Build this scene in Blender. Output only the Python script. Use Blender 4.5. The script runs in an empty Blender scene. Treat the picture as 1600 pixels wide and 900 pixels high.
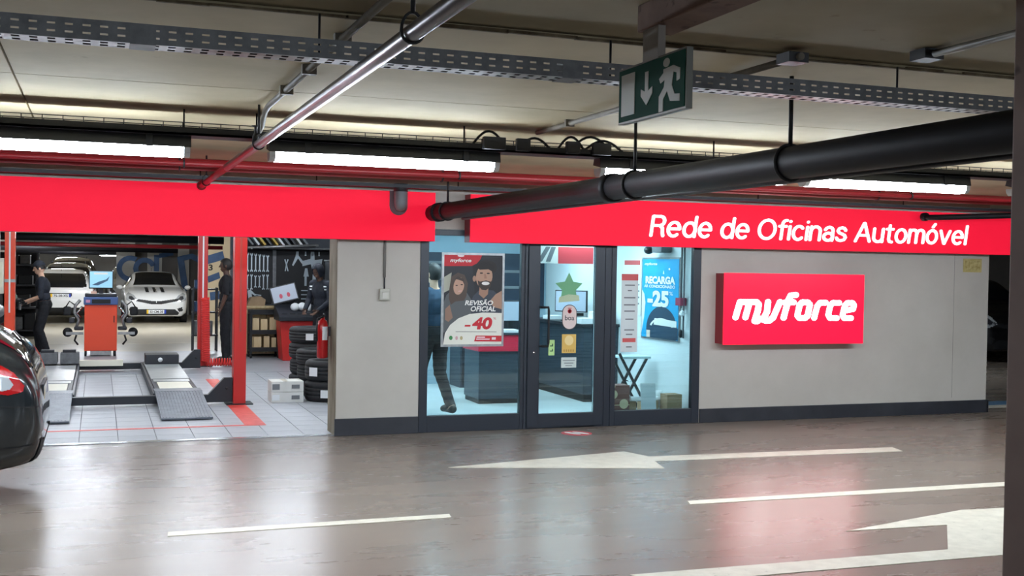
import bpy, bmesh, math, random
from math import pi, sin, cos, radians
from mathutils import Matrix, Vector

scene = bpy.context.scene
COL = scene.collection

# ------------------------------------------------------------------ camera, world, exposure
F_PX, YAW, PITCH, ROLL = 1767.2, radians(20.114), radians(-1.068), radians(0.919)
cam_data = bpy.data.cameras.new('camera')
cam_data.sensor_width = 36.0
cam_data.lens = 36.0 * F_PX / 1600.0
cam_data.clip_end = 300
cam = bpy.data.objects.new('camera', cam_data)
COL.objects.link(cam)
fw = Vector((sin(YAW) * cos(PITCH), cos(YAW) * cos(PITCH), sin(PITCH)))
r0 = Vector((cos(YAW), -sin(YAW), 0))
u0 = r0.cross(fw)
rr = r0 * cos(ROLL) + u0 * sin(ROLL)
uu = u0 * cos(ROLL) - r0 * sin(ROLL)
cam.matrix_world = Matrix(((rr.x, uu.x, -fw.x, 0.0), (rr.y, uu.y, -fw.y, 0.0), (rr.z, uu.z, -fw.z, 1.75), (0, 0, 0, 1)))
scene.camera = cam

world = bpy.data.worlds.new('world')
scene.world = world
world.use_nodes = True
world.node_tree.nodes['Background'].inputs[0].default_value = (0.6, 0.75, 1.0, 1)
world.node_tree.nodes['Background'].inputs[1].default_value = 0.0
scene.view_settings.view_transform = 'Standard'
scene.view_settings.look = 'None'
scene.view_settings.gamma = 1.0
scene.view_settings.use_curve_mapping = False
scene.view_settings.exposure = 0.35

LAMP_STRENGTH = 72.0      # aisle tubes
SHOP_STRENGTH = 46.0      # workshop tubes
DESK_STRENGTH = 20.0       # reception ceiling panels
FAR_STRENGTH = 150.0       # tubes in the parking hall behind the workshop

# ------------------------------------------------------------------ helpers
random.seed(7)


def lin(c):
    out = []
    for v in c:
        v = v / 255.0
        out.append(v / 12.92 if v <= 0.04045 else ((v + 0.055) / 1.055) ** 2.4)
    return (out[0], out[1], out[2], 1.0)


MATS = {}


def mat(name, rgb, rough=0.6, metal=0.0, emit=None, strength=0.0, coat=0.0, spec=0.5):
    if name in MATS:
        return MATS[name]
    m = bpy.data.materials.new(name)
    m.use_nodes = True
    b = m.node_tree.nodes['Principled BSDF']
    b.inputs['Base Color'].default_value = lin(rgb)
    b.inputs['Roughness'].default_value = rough
    b.inputs['Metallic'].default_value = metal
    b.inputs['Specular IOR Level'].default_value = spec
    if coat:
        b.inputs['Coat Weight'].default_value = coat
        b.inputs['Coat Roughness'].default_value = 0.04
    if emit is not None:
        b.inputs['Emission Color'].default_value = lin(emit)
        b.inputs['Emission Strength'].default_value = strength
    MATS[name] = m
    return m


def noisy(name, rgb_a, rgb_b, scale=3.0, rough=0.7, rough_b=None, bump=0.0, stretch=(1, 1, 1), detail=6.0,
          lo=0.35, hi=0.65, spot=None, spot_scale=20.0, spot_at=0.7, coat=0.0, coat_rough=0.1, metal=0.0, spec=0.5):
    if name in MATS:
        return MATS[name]
    m = bpy.data.materials.new(name)
    m.use_nodes = True
    nt = m.node_tree
    N, L = nt.nodes, nt.links
    b = N['Principled BSDF']
    tc = N.new('ShaderNodeTexCoord')
    mp = N.new('ShaderNodeMapping')
    mp.inputs['Scale'].default_value = stretch
    L.new(tc.outputs['Object'], mp.inputs['Vector'])
    nz = N.new('ShaderNodeTexNoise')
    nz.inputs['Scale'].default_value = scale
    nz.inputs['Detail'].default_value = detail
    nz.inputs['Roughness'].default_value = 0.6
    L.new(mp.outputs['Vector'], nz.inputs['Vector'])
    rp = N.new('ShaderNodeValToRGB')
    rp.color_ramp.elements[0].position = lo
    rp.color_ramp.elements[0].color = lin(rgb_a)
    rp.color_ramp.elements[1].position = hi
    rp.color_ramp.elements[1].color = lin(rgb_b)
    L.new(nz.outputs['Fac'], rp.inputs['Fac'])
    out = rp.outputs['Color']
    if spot is not None:
        n2 = N.new('ShaderNodeTexNoise')
        n2.inputs['Scale'].default_value = spot_scale
        n2.inputs['Detail'].default_value = 3.0
        L.new(mp.outputs['Vector'], n2.inputs['Vector'])
        r2 = N.new('ShaderNodeValToRGB')
        r2.color_ramp.elements[0].position = spot_at
        r2.color_ramp.elements[0].color = (0, 0, 0, 1)
        r2.color_ramp.elements[1].position = spot_at + 0.06
        r2.color_ramp.elements[1].color = (0.7, 0.7, 0.7, 1)
        L.new(n2.outputs['Fac'], r2.inputs['Fac'])
        mx = N.new('ShaderNodeMixRGB')
        L.new(r2.outputs['Color'], mx.inputs['Fac'])
        L.new(out, mx.inputs['Color1'])
        mx.inputs['Color2'].default_value = lin(spot)
        out = mx.outputs['Color']
    L.new(out, b.inputs['Base Color'])
    b.inputs['Metallic'].default_value = metal
    b.inputs['Specular IOR Level'].default_value = spec
    if rough_b is None:
        b.inputs['Roughness'].default_value = rough
    else:
        mr = N.new('ShaderNodeMapRange')
        mr.inputs['To Min'].default_value = rough
        mr.inputs['To Max'].default_value = rough_b
        L.new(nz.outputs['Fac'], mr.inputs['Value'])
        L.new(mr.outputs['Result'], b.inputs['Roughness'])
    if bump:
        bp = N.new('ShaderNodeBump')
        bp.inputs['Strength'].default_value = bump
        bp.inputs['Distance'].default_value = 0.01
        L.new(nz.outputs['Fac'], bp.inputs['Height'])
        L.new(bp.outputs['Normal'], b.inputs['Normal'])
    if coat:
        b.inputs['Coat Weight'].default_value = coat
        b.inputs['Coat Roughness'].default_value = coat_rough
    MATS[name] = m
    return m


def glass(name, tint, refl=1.0):
    if name in MATS:
        return MATS[name]
    m = bpy.data.materials.new(name)
    m.use_nodes = True
    nt = m.node_tree
    nt.nodes.clear()
    o = nt.nodes.new('ShaderNodeOutputMaterial')
    mx = nt.nodes.new('ShaderNodeMixShader')
    fr = nt.nodes.new('ShaderNodeFresnel')
    fr.inputs['IOR'].default_value = 1.5
    tr = nt.nodes.new('ShaderNodeBsdfTransparent')
    tr.inputs['Color'].default_value = lin(tint)
    gl = nt.nodes.new('ShaderNodeBsdfGlossy')
    gl.inputs['Roughness'].default_value = 0.01
    gl.inputs['Color'].default_value = (refl, refl, refl, 1)
    nt.links.new(fr.outputs[0], mx.inputs[0])
    nt.links.new(tr.outputs[0], mx.inputs[1])
    nt.links.new(gl.outputs[0], mx.inputs[2])
    nt.links.new(mx.outputs[0], o.inputs[0])
    MATS[name] = m
    return m


WM = {}   # object name -> world matrix


class MB:
    """collects shapes; build() links them as one mesh object"""

    def __init__(self):
        self.v, self.f, self.s = [], [], []

    def add(self, verts, faces, smooth=False):
        n = len(self.v)
        self.v += [Vector(p) for p in verts]
        self.f += [tuple(i + n for i in f) for f in faces]
        self.s += [smooth] * len(faces)
        return self

    def box(self, x0, x1, y0, y1, z0, z1, M=None):
        vs = [Vector(p) for p in ((x0, y0, z0), (x1, y0, z0), (x1, y1, z0), (x0, y1, z0), (x0, y0, z1), (x1, y0, z1), (x1, y1, z1), (x0, y1, z1))]
        if M is not None:
            vs = [M @ p for p in vs]
        return self.add(vs, [(0, 3, 2, 1), (4, 5, 6, 7), (0, 1, 5, 4), (1, 2, 6, 5), (2, 3, 7, 6), (3, 0, 4, 7)])

    def bar(self, p0, p1, w, h, up=(0, 0, 1)):
        """rectangular bar from p0 to p1, w sideways and h along up"""
        p0, p1 = Vector(p0), Vector(p1)
        d = (p1 - p0)
        ln = d.length
        d.normalize()
        up = Vector(up)
        s = d.cross(up)
        if s.length < 1e-5:
            s = d.cross(Vector((1, 0, 0)))
        s.normalize()
        u = s.cross(d)
        M = Matrix(((d.x, s.x, u.x, p0.x), (d.y, s.y, u.y, p0.y), (d.z, s.z, u.z, p0.z), (0, 0, 0, 1)))
        return self.box(0, ln, -w / 2, w / 2, -h / 2, h / 2, M)

    def tube(self, pts, r, seg=10, closed=False, caps=True):
        pts = [Vector(p) for p in pts]
        rs = r if isinstance(r, (list, tuple)) else [r] * len(pts)
        n = len(pts)
        rings = []
        prev = None
        for i, p in enumerate(pts):
            if closed:
                d = pts[(i + 1) % n] - pts[i - 1]
            else:
                d = pts[min(i + 1, n - 1)] - pts[max(i - 1, 0)]
            d.normalize()
            if prev is None:
                a = Vector((0, 0, 1)) if abs(d.z) < 0.9 else Vector((1, 0, 0))
                s = d.cross(a).normalized()
            else:
                s = (prev - d * prev.dot(d)).normalized()
            prev = s
            t = d.cross(s)
            rings.append([p + (s * cos(2 * pi * k / seg) + t * sin(2 * pi * k / seg)) * rs[i] for k in range(seg)])
        vs = [q for ring in rings for q in ring]
        fs = []
        m = n if closed else n - 1
        for i in range(m):
            j = (i + 1) % n
            for k in range(seg):
                k2 = (k + 1) % seg
                fs.append((i * seg + k, i * seg + k2, j * seg + k2, j * seg + k))
        self.add(vs, fs, True)
        if caps and not closed:
            self.add(rings[0], [tuple(reversed(range(seg)))])
            self.add(rings[-1], [tuple(range(seg))])
        return self

    def lathe(self, prof, c=(0, 0, 0), axis='z', seg=20, smooth=True):
        """prof: list of (r, h); turned about an axis through c"""
        c = Vector(c)
        vs, fs = [], []
        for (r, h) in prof:
            for k in range(seg):
                a = 2 * pi * k / seg
                q = (r * cos(a), r * sin(a), h)
                if axis == 'x':
                    q = (q[2], q[0], q[1])
                elif axis == 'y':
                    q = (q[1], q[2], q[0])
                vs.append(c + Vector(q))
        for i in range(len(prof) - 1):
            for k in range(seg):
                k2 = (k + 1) % seg
                fs.append((i * seg + k, i * seg + k2, (i + 1) * seg + k2, (i + 1) * seg + k))
        return self.add(vs, fs, smooth)

    def prism(self, poly, d, plane='xz', at=0.0, M=None):
        """flat outline pushed by d. plane xz: poly=(x,z) at y=at; xy: at z=at; yz: (y,z) at x=at"""
        n = len(poly)
        vs = []
        for off in (0, d):
            for (a, b) in poly:
                q = {'xz': (a, at + off, b), 'xy': (a, b, at + off), 'yz': (at + off, a, b)}[plane]
                q = Vector(q)
                vs.append(M @ q if M is not None else q)
        fs = [(i, (i + 1) % n, n + (i + 1) % n, n + i) for i in range(n)]
        if d:
            fs += [tuple(reversed(range(n))), tuple(range(n, 2 * n))]
            return self.add(vs, fs)
        return self.add(vs[:n], [tuple(range(n))])

    def ball(self, c, rx, ry, rz, seg=12, rings=8, M=None):
        c = Vector(c)
        vs = []
        for i in range(rings + 1):
            t = pi * i / rings
            for k in range(seg):
                a = 2 * pi * k / seg
                q = Vector((rx * sin(t) * cos(a), ry * sin(t) * sin(a), rz * cos(t)))
                if M is not None:
                    q = M @ q
                vs.append(c + q)
        fs = []
        for i in range(rings):
            for k in range(seg):
                k2 = (k + 1) % seg
                fs.append((i * seg + k, (i + 1) * seg + k, (i + 1) * seg + k2, i * seg + k2))
        return self.add(vs, fs, True)

    def build(self, name, material, parent=None, local=False, bevel=0.0, solid=0.0, label=None):
        vs = self.v
        me = bpy.data.meshes.new(name)
        ob = bpy.data.objects.new(name, me)
        if parent is None:
            lo = [min(p[i] for p in vs) for i in range(3)]
            hi = [max(p[i] for p in vs) for i in range(3)]
            org = Vector(((lo[0] + hi[0]) / 2, (lo[1] + hi[1]) / 2, lo[2]))
            ob.location = org
            vs = [p - org for p in vs]
            WM[ob.name] = Matrix.Translation(org)
        else:
            if not local:
                inv = WM[parent.name].inverted()
                vs = [inv @ p for p in vs]
            WM[ob.name] = WM[parent.name]
        me.from_pydata([tuple(p) for p in vs], [], self.f)
        me.polygons.foreach_set('use_smooth', self.s)
        bm = bmesh.new()
        bm.from_mesh(me)
        bmesh.ops.remove_doubles(bm, verts=bm.verts, dist=1e-6)
        bmesh.ops.recalc_face_normals(bm, faces=bm.faces)
        bm.to_mesh(me)
        bm.free()
        me.update()
        if material is not None:
            me.materials.append(material)
        COL.objects.link(ob)
        if parent is not None:
            ob.parent = parent
        if bevel:
            md = ob.modifiers.new('bevel', 'BEVEL')
            md.width = bevel
            md.segments = 2
            md.limit_method = 'ANGLE'
        if solid:
            md = ob.modifiers.new('solid', 'SOLIDIFY')
            md.thickness = solid
        if label:
            ob['label'] = label
        return ob


def thing(name, label, cat, loc=(0, 0, 0), rz=0.0, group=None, kind=None):
    o = bpy.data.objects.new(name, None)
    o.empty_display_size = 0.1
    COL.objects.link(o)
    o.location = loc
    o.rotation_euler = (0, 0, rz)
    WM[o.name] = Matrix.Translation(loc) @ Matrix.Rotation(rz, 4, 'Z')
    if label:
        o['label'] = label
    if cat:
        o['category'] = cat
    if group:
        o['group'] = group
    if kind:
        o['kind'] = kind
    return o


def tag(o, label, cat, group=None):
    o['label'] = label
    o['category'] = cat
    if group:
        o['group'] = group
    return o


def struct(o):
    o['kind'] = 'structure'
    return o


def dup(root, loc, rz=0.0, label=None, group=None):
    r = root.copy()
    COL.objects.link(r)
    r.location = loc
    r.rotation_euler = (0, 0, rz)
    WM[r.name] = Matrix.Translation(loc) @ Matrix.Rotation(rz, 4, 'Z')
    if label:
        r['label'] = label
    if group:
        r['group'] = group
    for ch in list(root.children):
        c = ch.copy()
        COL.objects.link(c)
        c.parent = r
        WM[c.name] = WM[r.name]
        for g in list(ch.children):
            d = g.copy()
            COL.objects.link(d)
            d.parent = c
    return r


def B(x0, x1, y0, y1, z0, z1):
    return MB().box(x0, x1, y0, y1, z0, z1)


def text_mesh(s, bold=0.0, shear=0.0):
    """list of letters, each (verts2d, faces); text of cap height about 0.7 starting at 0,0"""
    cu = bpy.data.curves.new('txt', 'FONT')
    cu.body = s
    cu.offset = bold
    cu.shear = shear
    cu.resolution_u = 4
    ob = bpy.data.objects.new('txt', cu)
    COL.objects.link(ob)
    dg = bpy.context.evaluated_depsgraph_get()
    me = bpy.data.meshes.new_from_object(ob.evaluated_get(dg))
    vs = [(v.co.x, v.co.y) for v in me.vertices]
    fs = [tuple(p.vertices) for p in me.polygons]
    bpy.data.objects.remove(ob)
    bpy.data.curves.remove(cu)
    bpy.data.meshes.remove(me)
    return vs, fs


def text_on(mb, s, x0, x1, z0, z1, y, bold=0.0, shear=0.0, depth=0.0, facing=-1, frame=None):
    """text stretched into a rectangle. frame(u,v,w) maps to world; default a wall facing -Y"""
    vs, fs = text_mesh(s, bold, shear)
    if not vs:
        return
    ax, bx = min(p[0] for p in vs), max(p[0] for p in vs)
    az, bz = min(p[1] for p in vs), max(p[1] for p in vs)
    q = [((p[0] - ax) / (bx - ax), (p[1] - az) / (bz - az)) for p in vs]
    if frame is None:
        frame = lambda u, v, w: (x0 + u * (x1 - x0), y - w, z0 + v * (z1 - z0))
    front = [frame(u, v, depth) for u, v in q]
    mb.add(front, fs)
    if depth:
        back = [frame(u, v, 0) for u, v in q]
        cnt = {}
        for f in fs:
            for i in range(len(f)):
                e = (f[i], f[(i + 1) % len(f)])
                cnt[e] = cnt.get(e, 0) + 1
        side = [e for e in cnt if (e[1], e[0]) not in cnt]
        n = len(front)
        mb.add(front + back, [(a, b, n + b, n + a) for a, b in side])


def stroke(mb, pts, r, mapf, depth, seg=14):
    """thick round-ended line drawn in 2D, mapped with mapf(u,v,w)"""
    def ext(poly):
        n = len(poly)
        vs = [mapf(u, v, depth) for u, v in poly] + [mapf(u, v, 0) for u, v in poly]
        mb.add(vs, [tuple(range(n))] + [(i, (i + 1) % n, n + (i + 1) % n, n + i) for i in range(n)])
    for (u, v) in pts:
        ext([(u + r * cos(2 * pi * k / seg), v + r * sin(2 * pi * k / seg)) for k in range(seg)])
    for a, b in zip(pts[:-1], pts[1:]):
        dx, dy = b[0] - a[0], b[1] - a[1]
        l = math.hypot(dx, dy) or 1
        nx, ny = -dy / l * r, dx / l * r
        ext([(a[0] + nx, a[1] + ny), (b[0] + nx, b[1] + ny), (b[0] - nx, b[1] - ny), (a[0] - nx, a[1] - ny)])


def ell(cx, cz, rx, rz, n=20, a0=0, a1=2 * pi, tilt=0.0):
    out = []
    for k in range(n):
        a = a0 + (a1 - a0) * k / (n if abs(a1 - a0 - 2 * pi) < 1e-6 else n - 1)
        x, z = rx * cos(a), rz * sin(a)
        out.append((cx + x * cos(tilt) - z * sin(tilt), cz + x * sin(tilt) + z * cos(tilt)))
    return out

# ------------------------------------------------------------------ materials
M_floor = noisy('floor_paint', (123, 112, 101), (134, 122, 110), scale=1.1, rough=0.25, rough_b=0.30, stretch=(0.5, 2.2, 1), spec=0.38)
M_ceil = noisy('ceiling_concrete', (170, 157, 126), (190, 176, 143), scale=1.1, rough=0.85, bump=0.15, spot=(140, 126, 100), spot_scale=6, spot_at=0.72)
M_ceil2 = noisy('near_slab_shaded_concrete', (150, 140, 114), (168, 157, 130), scale=0.9, rough=0.9, bump=0.15, spot=(124, 110, 86), spot_scale=5, spot_at=0.7)  # darker copy of the ceiling concrete, fall-off of light put into the colour
M_joint = noisy('joint_grime', (84, 70, 52), (130, 116, 92), scale=9, rough=0.95)
M_wall = noisy('painted_wall', (186, 180, 170), (200, 194, 184), scale=0.8, rough=0.6, bump=0.05, spot=(168, 160, 148), spot_scale=5, spot_at=0.74)
M_wallside = noisy('raw_plaster_edge', (120, 108, 88), (160, 150, 132), scale=5, rough=0.9, stretch=(1, 1, 0.3))
M_skirt = noisy('skirting_paint', (46, 48, 54), (58, 60, 66), scale=3, rough=0.4)
M_greywall = noisy('hall_wall', (150, 148, 142), (172, 170, 164), scale=0.5, rough=0.8)
M_darkwall = noisy('dark_wall', (124, 117, 108), (142, 134, 124), scale=0.6, rough=0.8)
M_column = noisy('column_paint', (118, 98, 90), (136, 115, 106), scale=1.5, rough=0.7, bump=0.1, spot=(70, 56, 50), spot_scale=7, spot_at=0.7)
M_white = mat('white_paint', (236, 238, 238), 0.5)
M_room = mat('room_white', (225, 234, 236), 0.6)
M_tile = noisy('floor_tile', (166, 170, 178), (184, 188, 195), scale=0.9, rough=0.34, rough_b=0.46)
M_grout = mat('tile_grout', (120, 124, 132), 0.8)
M_shopfloor = noisy('shop_floor_paint', (158, 162, 170), (176, 180, 188), scale=1.2, rough=0.34, rough_b=0.45)
M_hallfloor = noisy('hall_floor_paint', (168, 160, 142), (184, 176, 158), scale=0.6, rough=0.3)
M_paint = noisy('road_paint', (205, 199, 180), (222, 216, 198), scale=8, rough=0.45, spot=(170, 162, 146), spot_scale=22, spot_at=0.68)
M_redtape = noisy('red_tape', (214, 62, 56), (232, 92, 84), scale=8, rough=0.4)
M_bluepaint = mat('blue_floor_paint', (62, 120, 160), 0.4)
M_frame = mat('anthracite_frame', (44, 49, 58), 0.38)
M_glass = glass('shop_glass', (232, 246, 247))
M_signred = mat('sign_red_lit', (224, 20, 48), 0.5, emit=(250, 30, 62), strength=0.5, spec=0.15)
M_boxred = mat('lightbox_red', (230, 20, 50), 0.3, emit=(255, 16, 52), strength=1.15)
M_signside = mat('sign_side', (150, 18, 38), 0.4)
M_letter = mat('letter_white_lit', (250, 250, 250), 0.4, emit=(255, 255, 255), strength=0.75)
M_letter2 = mat('logo_white_lit', (255, 255, 255), 0.4, emit=(255, 255, 255), strength=2.2)
M_tube = mat('lamp_diffuser', (250, 252, 255), 0.4, emit=(226, 240, 255), strength=LAMP_STRENGTH)
M_tube_shop = mat('shop_lamp_diffuser', (250, 252, 255), 0.4, emit=(232, 242, 255), strength=SHOP_STRENGTH)
M_tube_far = mat('hall_lamp_diffuser', (250, 252, 255), 0.4, emit=(240, 246, 255), strength=FAR_STRENGTH)
M_panel = mat('ceiling_panel_light', (250, 252, 255), 0.4, emit=(224, 242, 255), strength=DESK_STRENGTH)
M_lampbody = mat('lamp_body', (52, 54, 58), 0.5)
M_clear = mat('lamp_end_cap', (210, 214, 220), 0.3)
M_galv = noisy('galvanised', (96, 98, 100), (118, 120, 122), scale=14, rough=0.5, metal=0.25)
M_galvlight = noisy('galvanised_light', (150, 152, 152), (176, 178, 178), scale=14, rough=0.4, metal=0.6)
M_steelpipe = noisy('steel_pipe', (52, 47, 48), (74, 68, 68), scale=10, rough=0.3, metal=0.35)
M_redpipe = mat('red_pipe', (152, 34, 40), 0.35)
M_black = mat('black_rubber', (22, 23, 26), 0.6)
M_blackpipe = noisy('black_pipe', (13, 13, 17), (20, 20, 26), scale=6, rough=0.55, spec=0.3)
M_dark = mat('dark_metal', (44, 45, 50), 0.45)
M_darktray = mat('dark_tray', (40, 42, 48), 0.5)
M_rod = mat('threaded_rod', (50, 50, 52), 0.5, 0.5)
M_brown = noisy('rust_brown_channel', (100, 74, 62), (120, 92, 78), scale=5, rough=0.8, spot=(62, 42, 32), spot_scale=12, spot_at=0.6)
M_conduit = noisy('grey_conduit', (104, 98, 88), (124, 118, 106), scale=4, rough=0.6)
M_exit = mat('exit_green', (10, 70, 54), 0.7, spec=0.1)
M_exitwhite = mat('exit_white', (168, 168, 154), 0.4)
M_exitframe = mat('exit_frame', (104, 104, 96), 0.4, 0.4)
M_redlift = mat('lift_red', (196, 40, 36), 0.4)
M_orange = mat('lift_orange', (238, 78, 44), 0.4)
M_liftdark = mat('lift_dark', (34, 37, 44), 0.45)
M_ramp = noisy('ramp_steel', (96, 102, 112), (118, 124, 134), scale=9, rough=0.4, metal=0.3)
M_plate = noisy('plate_grey', (160, 164, 166), (184, 188, 190), scale=3, rough=0.3, metal=0.2)
M_cream = mat('cream_metal', (226, 222, 205), 0.45)
M_wood = noisy('pale_wood', (200, 176, 132), (220, 198, 156), scale=3, rough=0.6, stretch=(6, 6, 0.6))
M_tyre = noisy('tyre_rubber', (28, 29, 32), (38, 39, 42), scale=20, rough=0.75)
M_label = mat('paper_label', (232, 236, 238), 0.6)
M_carton = noisy('white_carton', (214, 214, 208), (228, 228, 224), scale=3, rough=0.7)
M_cardboard = noisy('cardboard', (150, 126, 98), (170, 146, 116), scale=4, rough=0.8)
M_chrome = mat('chrome', (200, 204, 210), 0.2, 1.0)
M_toolsteel = mat('tool_steel', (196, 206, 212), 0.3, 0.6)
M_skin = noisy('skin', (222, 174, 146), (236, 192, 164), scale=12, rough=0.55)
M_skindark = noisy('skin_dark', (84, 60, 48), (100, 72, 58), scale=12, rough=0.55)
M_navy = noisy('navy_cotton', (30, 34, 44), (40, 45, 56), scale=18, rough=0.85)
M_blackcloth = noisy('black_cotton', (22, 23, 27), (32, 33, 38), scale=18, rough=0.9)
M_hair = mat('dark_hair', (28, 24, 22), 0.6)
M_blue = noisy('blue_letter_paint', (44, 74, 112), (56, 88, 128), scale=4, rough=0.6)
M_bluelight = mat('machine_blue', (72, 98, 150), 0.4)
M_screen = mat('screen_blue', (150, 200, 225), 0.3, emit=(150, 205, 235), strength=0.3)
M_screenw = mat('screen_white', (168, 176, 190), 0.3, emit=(205, 218, 240), strength=0.12)
M_autoglass = mat('car_glass', (16, 20, 26), 0.06, spec=0.6)
M_carwhite = mat('car_white', (226, 228, 228), 0.25, coat=0.8)
M_carsilver = mat('car_silver', (150, 152, 152), 0.3, 0.6, coat=0.8)
M_cardark = mat('car_anthracite', (34, 40, 44), 0.3, 0.45, coat=1.0)
M_carblack = mat('car_black', (16, 17, 20), 0.3, 0.2, coat=1.0)
M_taillamp = mat('tail_lamp_red', (170, 14, 20), 0.12, coat=1.0)
M_lampclear = mat('headlamp_clear', (190, 196, 200), 0.1, 0.3, coat=1.0)
M_poster_bg = mat('poster_photo_dark', (44, 46, 52), 0.5)
M_red = mat('print_red', (205, 36, 48), 0.45)
M_printwhite = mat('print_white', (236, 236, 230), 0.5)
M_printgrey = mat('print_grey', (120, 124, 128), 0.6)
M_cyan = mat('print_cyan', (40, 170, 222), 0.45)

# ------------------------------------------------------------------ the setting
CEIL = 2.71
WALL = 11.4
struct(B(-14, 30, -8, 11.47, -0.2, 0.0).build('floor', M_floor))
shop = struct(B(-14, 3.2, 11.47, 23.0, -0.2, -0.012).build('floor_workshop', M_grout))
struct(B(-14, 3.2, 18.4, 23.0, -0.012, 0.0).build('floor_workshop_painted', M_shopfloor))
struct(B(-14, 30, 23.0, 64, -0.2, 0.0).build('floor_hall', M_hallfloor))
struct(B(3.2, 6.55, 11.47, 16.2, -0.2, 0.0).build('floor_reception', noisy('reception_floor', (196, 206, 206), (210, 220, 220), scale=1, rough=0.3)))
struct(B(6.55, 30, 11.47, 23.0, -0.2, 0.0).build('floor_side', M_floor))
struct(B(3.2, 6.55, 16.2, 23.0, -0.2, 0.0).build('floor_workshop_rear', M_shopfloor))
# tiles of the workshop floor, each its own piece
TS = 0.36
tile_me = None
iy = 0
y = 11.53
while y < 18.3:
    x = -3.4
    while x < 3.1:
        y2 = min(y + TS - 0.008, 18.395)
        if tile_me is None or y2 - y < TS - 0.01:
            o = B(-TS / 2 + 0.004, TS / 2 - 0.004, -TS / 2 + 0.004, -TS / 2 + 0.004 + (y2 - y), -0.012, 0.0)
            o = o.build('tile', M_tile, shop, local=True)
            if tile_me is None:
                tile_me = o.data
        else:
            o = bpy.data.objects.new('tile', tile_me)
            COL.objects.link(o)
            o.parent = shop
        o.location = Vector((x + TS / 2, y + TS / 2, 0)) - shop.location
        x += TS
    y += TS
struct(B(-3.45, 2.285, 11.42, 11.52, 0.0, 0.006).build('trim_threshold', mat('threshold_steel', (170, 174, 180), 0.25, 0.9)))

# ceiling: precast panels with open joints, and a near-aisle slab with its weaker light put into darker colours
ceil = struct(B(-14, 30, 4.39, 64, CEIL + 0.02, CEIL + 0.2).build('ceiling', M_joint))
xs = [-14, -0.42, 5.6, 11.6, 17.6, 30]
ys = [4.39, 6.40, 8.9, 11.4, 16.4, 22, 34, 48, 64]
for i in range(len(xs) - 1):
    for j in range(len(ys) - 1):
        B(xs[i] + 0.006, xs[i + 1] - 0.006, ys[j] + 0.006, ys[j + 1] - 0.006, CEIL, CEIL + 0.02).build('panel', M_ceil, ceil)
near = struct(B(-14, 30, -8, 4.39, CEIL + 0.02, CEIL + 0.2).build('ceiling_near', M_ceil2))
gr = MB()
random.seed(3)
x = -3.0
while x < 9:
    w = random.uniform(0.12, 0.4)
    gr.box(x, x + w + 0.01, 4.376, 4.392, CEIL - 0.001 - random.uniform(0, 0.003), CEIL + random.uniform(0.003, 0.012))
    x += w
g_ = gr.build('trim_grime_line', M_joint)
struct(g_)

# front wall
def wallpiece(name, x0, x1, z0, z1, y0=WALL, y1=WALL + 0.4, m=M_wall):
    return struct(B(x0, x1, y0, y1, z0, z1).build(name, m))

wallpiece('wall_front_pier', 2.285, 3.152, 0, CEIL)
struct(B(2.279, 2.285, WALL + 0.02, WALL + 0.4, 0, CEIL).build('trim_jamb', M_wallside))
wallpiece('wall_front', 6.474, 10.612, 0, CEIL, y1=WALL + 0.45)
struct(B(10.07, 10.074, WALL - 0.002, WALL + 0.01, 0.2, 2.05).build('trim_1', mat('wall_joint', (140, 136, 128), 0.8)))
wallpiece('wall_front_lintel', 3.152, 6.474, 2.135, CEIL)
wallpiece('wall_front_header', -3.45, 2.285, 2.3, CEIL)
wallpiece('wall_front_far', -14, -3.45, 0, CEIL)
struct(B(2.27, 3.15, WALL - 0.025, WALL, 0, 0.175).build('baseboard_pier', M_skirt, bevel=0.004))
struct(B(6.48, 10.63, WALL - 0.025, WALL, 0, 0.16).build('baseboard_front', M_skirt, bevel=0.004))
struct(B(10.612, 10.637, WALL - 0.025, WALL + 0.45, 0, 0.16).build('baseboard_end', M_skirt))
# the rest of the hall
struct(B(-14.2, -14, -8, 64, 0, CEIL + 0.2).build('wall_left', M_greywall))
struct(B(30, 30.2, -8, 64, 0, CEIL + 0.2).build('wall_right', M_darkwall))
struct(B(-14, 30, -8.2, -8, 0, CEIL + 0.2).build('wall_behind', M_darkwall))
struct(B(-14, 30, 62, 62.2, 0, CEIL).build('wall_hall_end', M_greywall))
struct(B(10.2, 30, 21.5, 21.8, 0, CEIL).build('wall_side_back', M_darkwall))
struct(B(10.2, 10.612, WALL + 0.45, 21.5, 0, CEIL).build('wall_side', M_darkwall))
# reception room and the shop's own walls
struct(B(3.15, 3.25, WALL + 0.4, 16.2, 0, CEIL).build('wall_partition', M_room))
struct(B(6.45, 6.55, WALL + 0.1, 16.2, 0, CEIL).build('wall_reception_side', M_room))
struct(B(3.25, 6.45, 16.1, 16.2, 0, CEIL).build('wall_reception_back', mat('room_back', (160, 186, 200), 0.6)))
struct(B(3.25, 6.45, WALL + 0.4, 16.1, 2.32, 2.38).build('ceiling_reception', M_room))
struct(B(2.36, 10.2, 21.9, 22.1, 0, CEIL).build('wall_tools', mat('tool_wall_paint', (80, 84, 92), 0.7)))
struct(B(-3.6, -3.5, WALL + 0.4, 23, 0, CEIL).build('wall_shop_left', M_greywall))
# concrete column at the right edge of the aisle
colm = struct(B(2.675, 3.05, 2.35, 2.79, 0, CEIL + 0.02).build('column', M_column, bevel=0.008))

# ------------------------------------------------------------------ shop front glazing
FY0, FY1 = WALL - 0.01, WALL + 0.06


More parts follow.
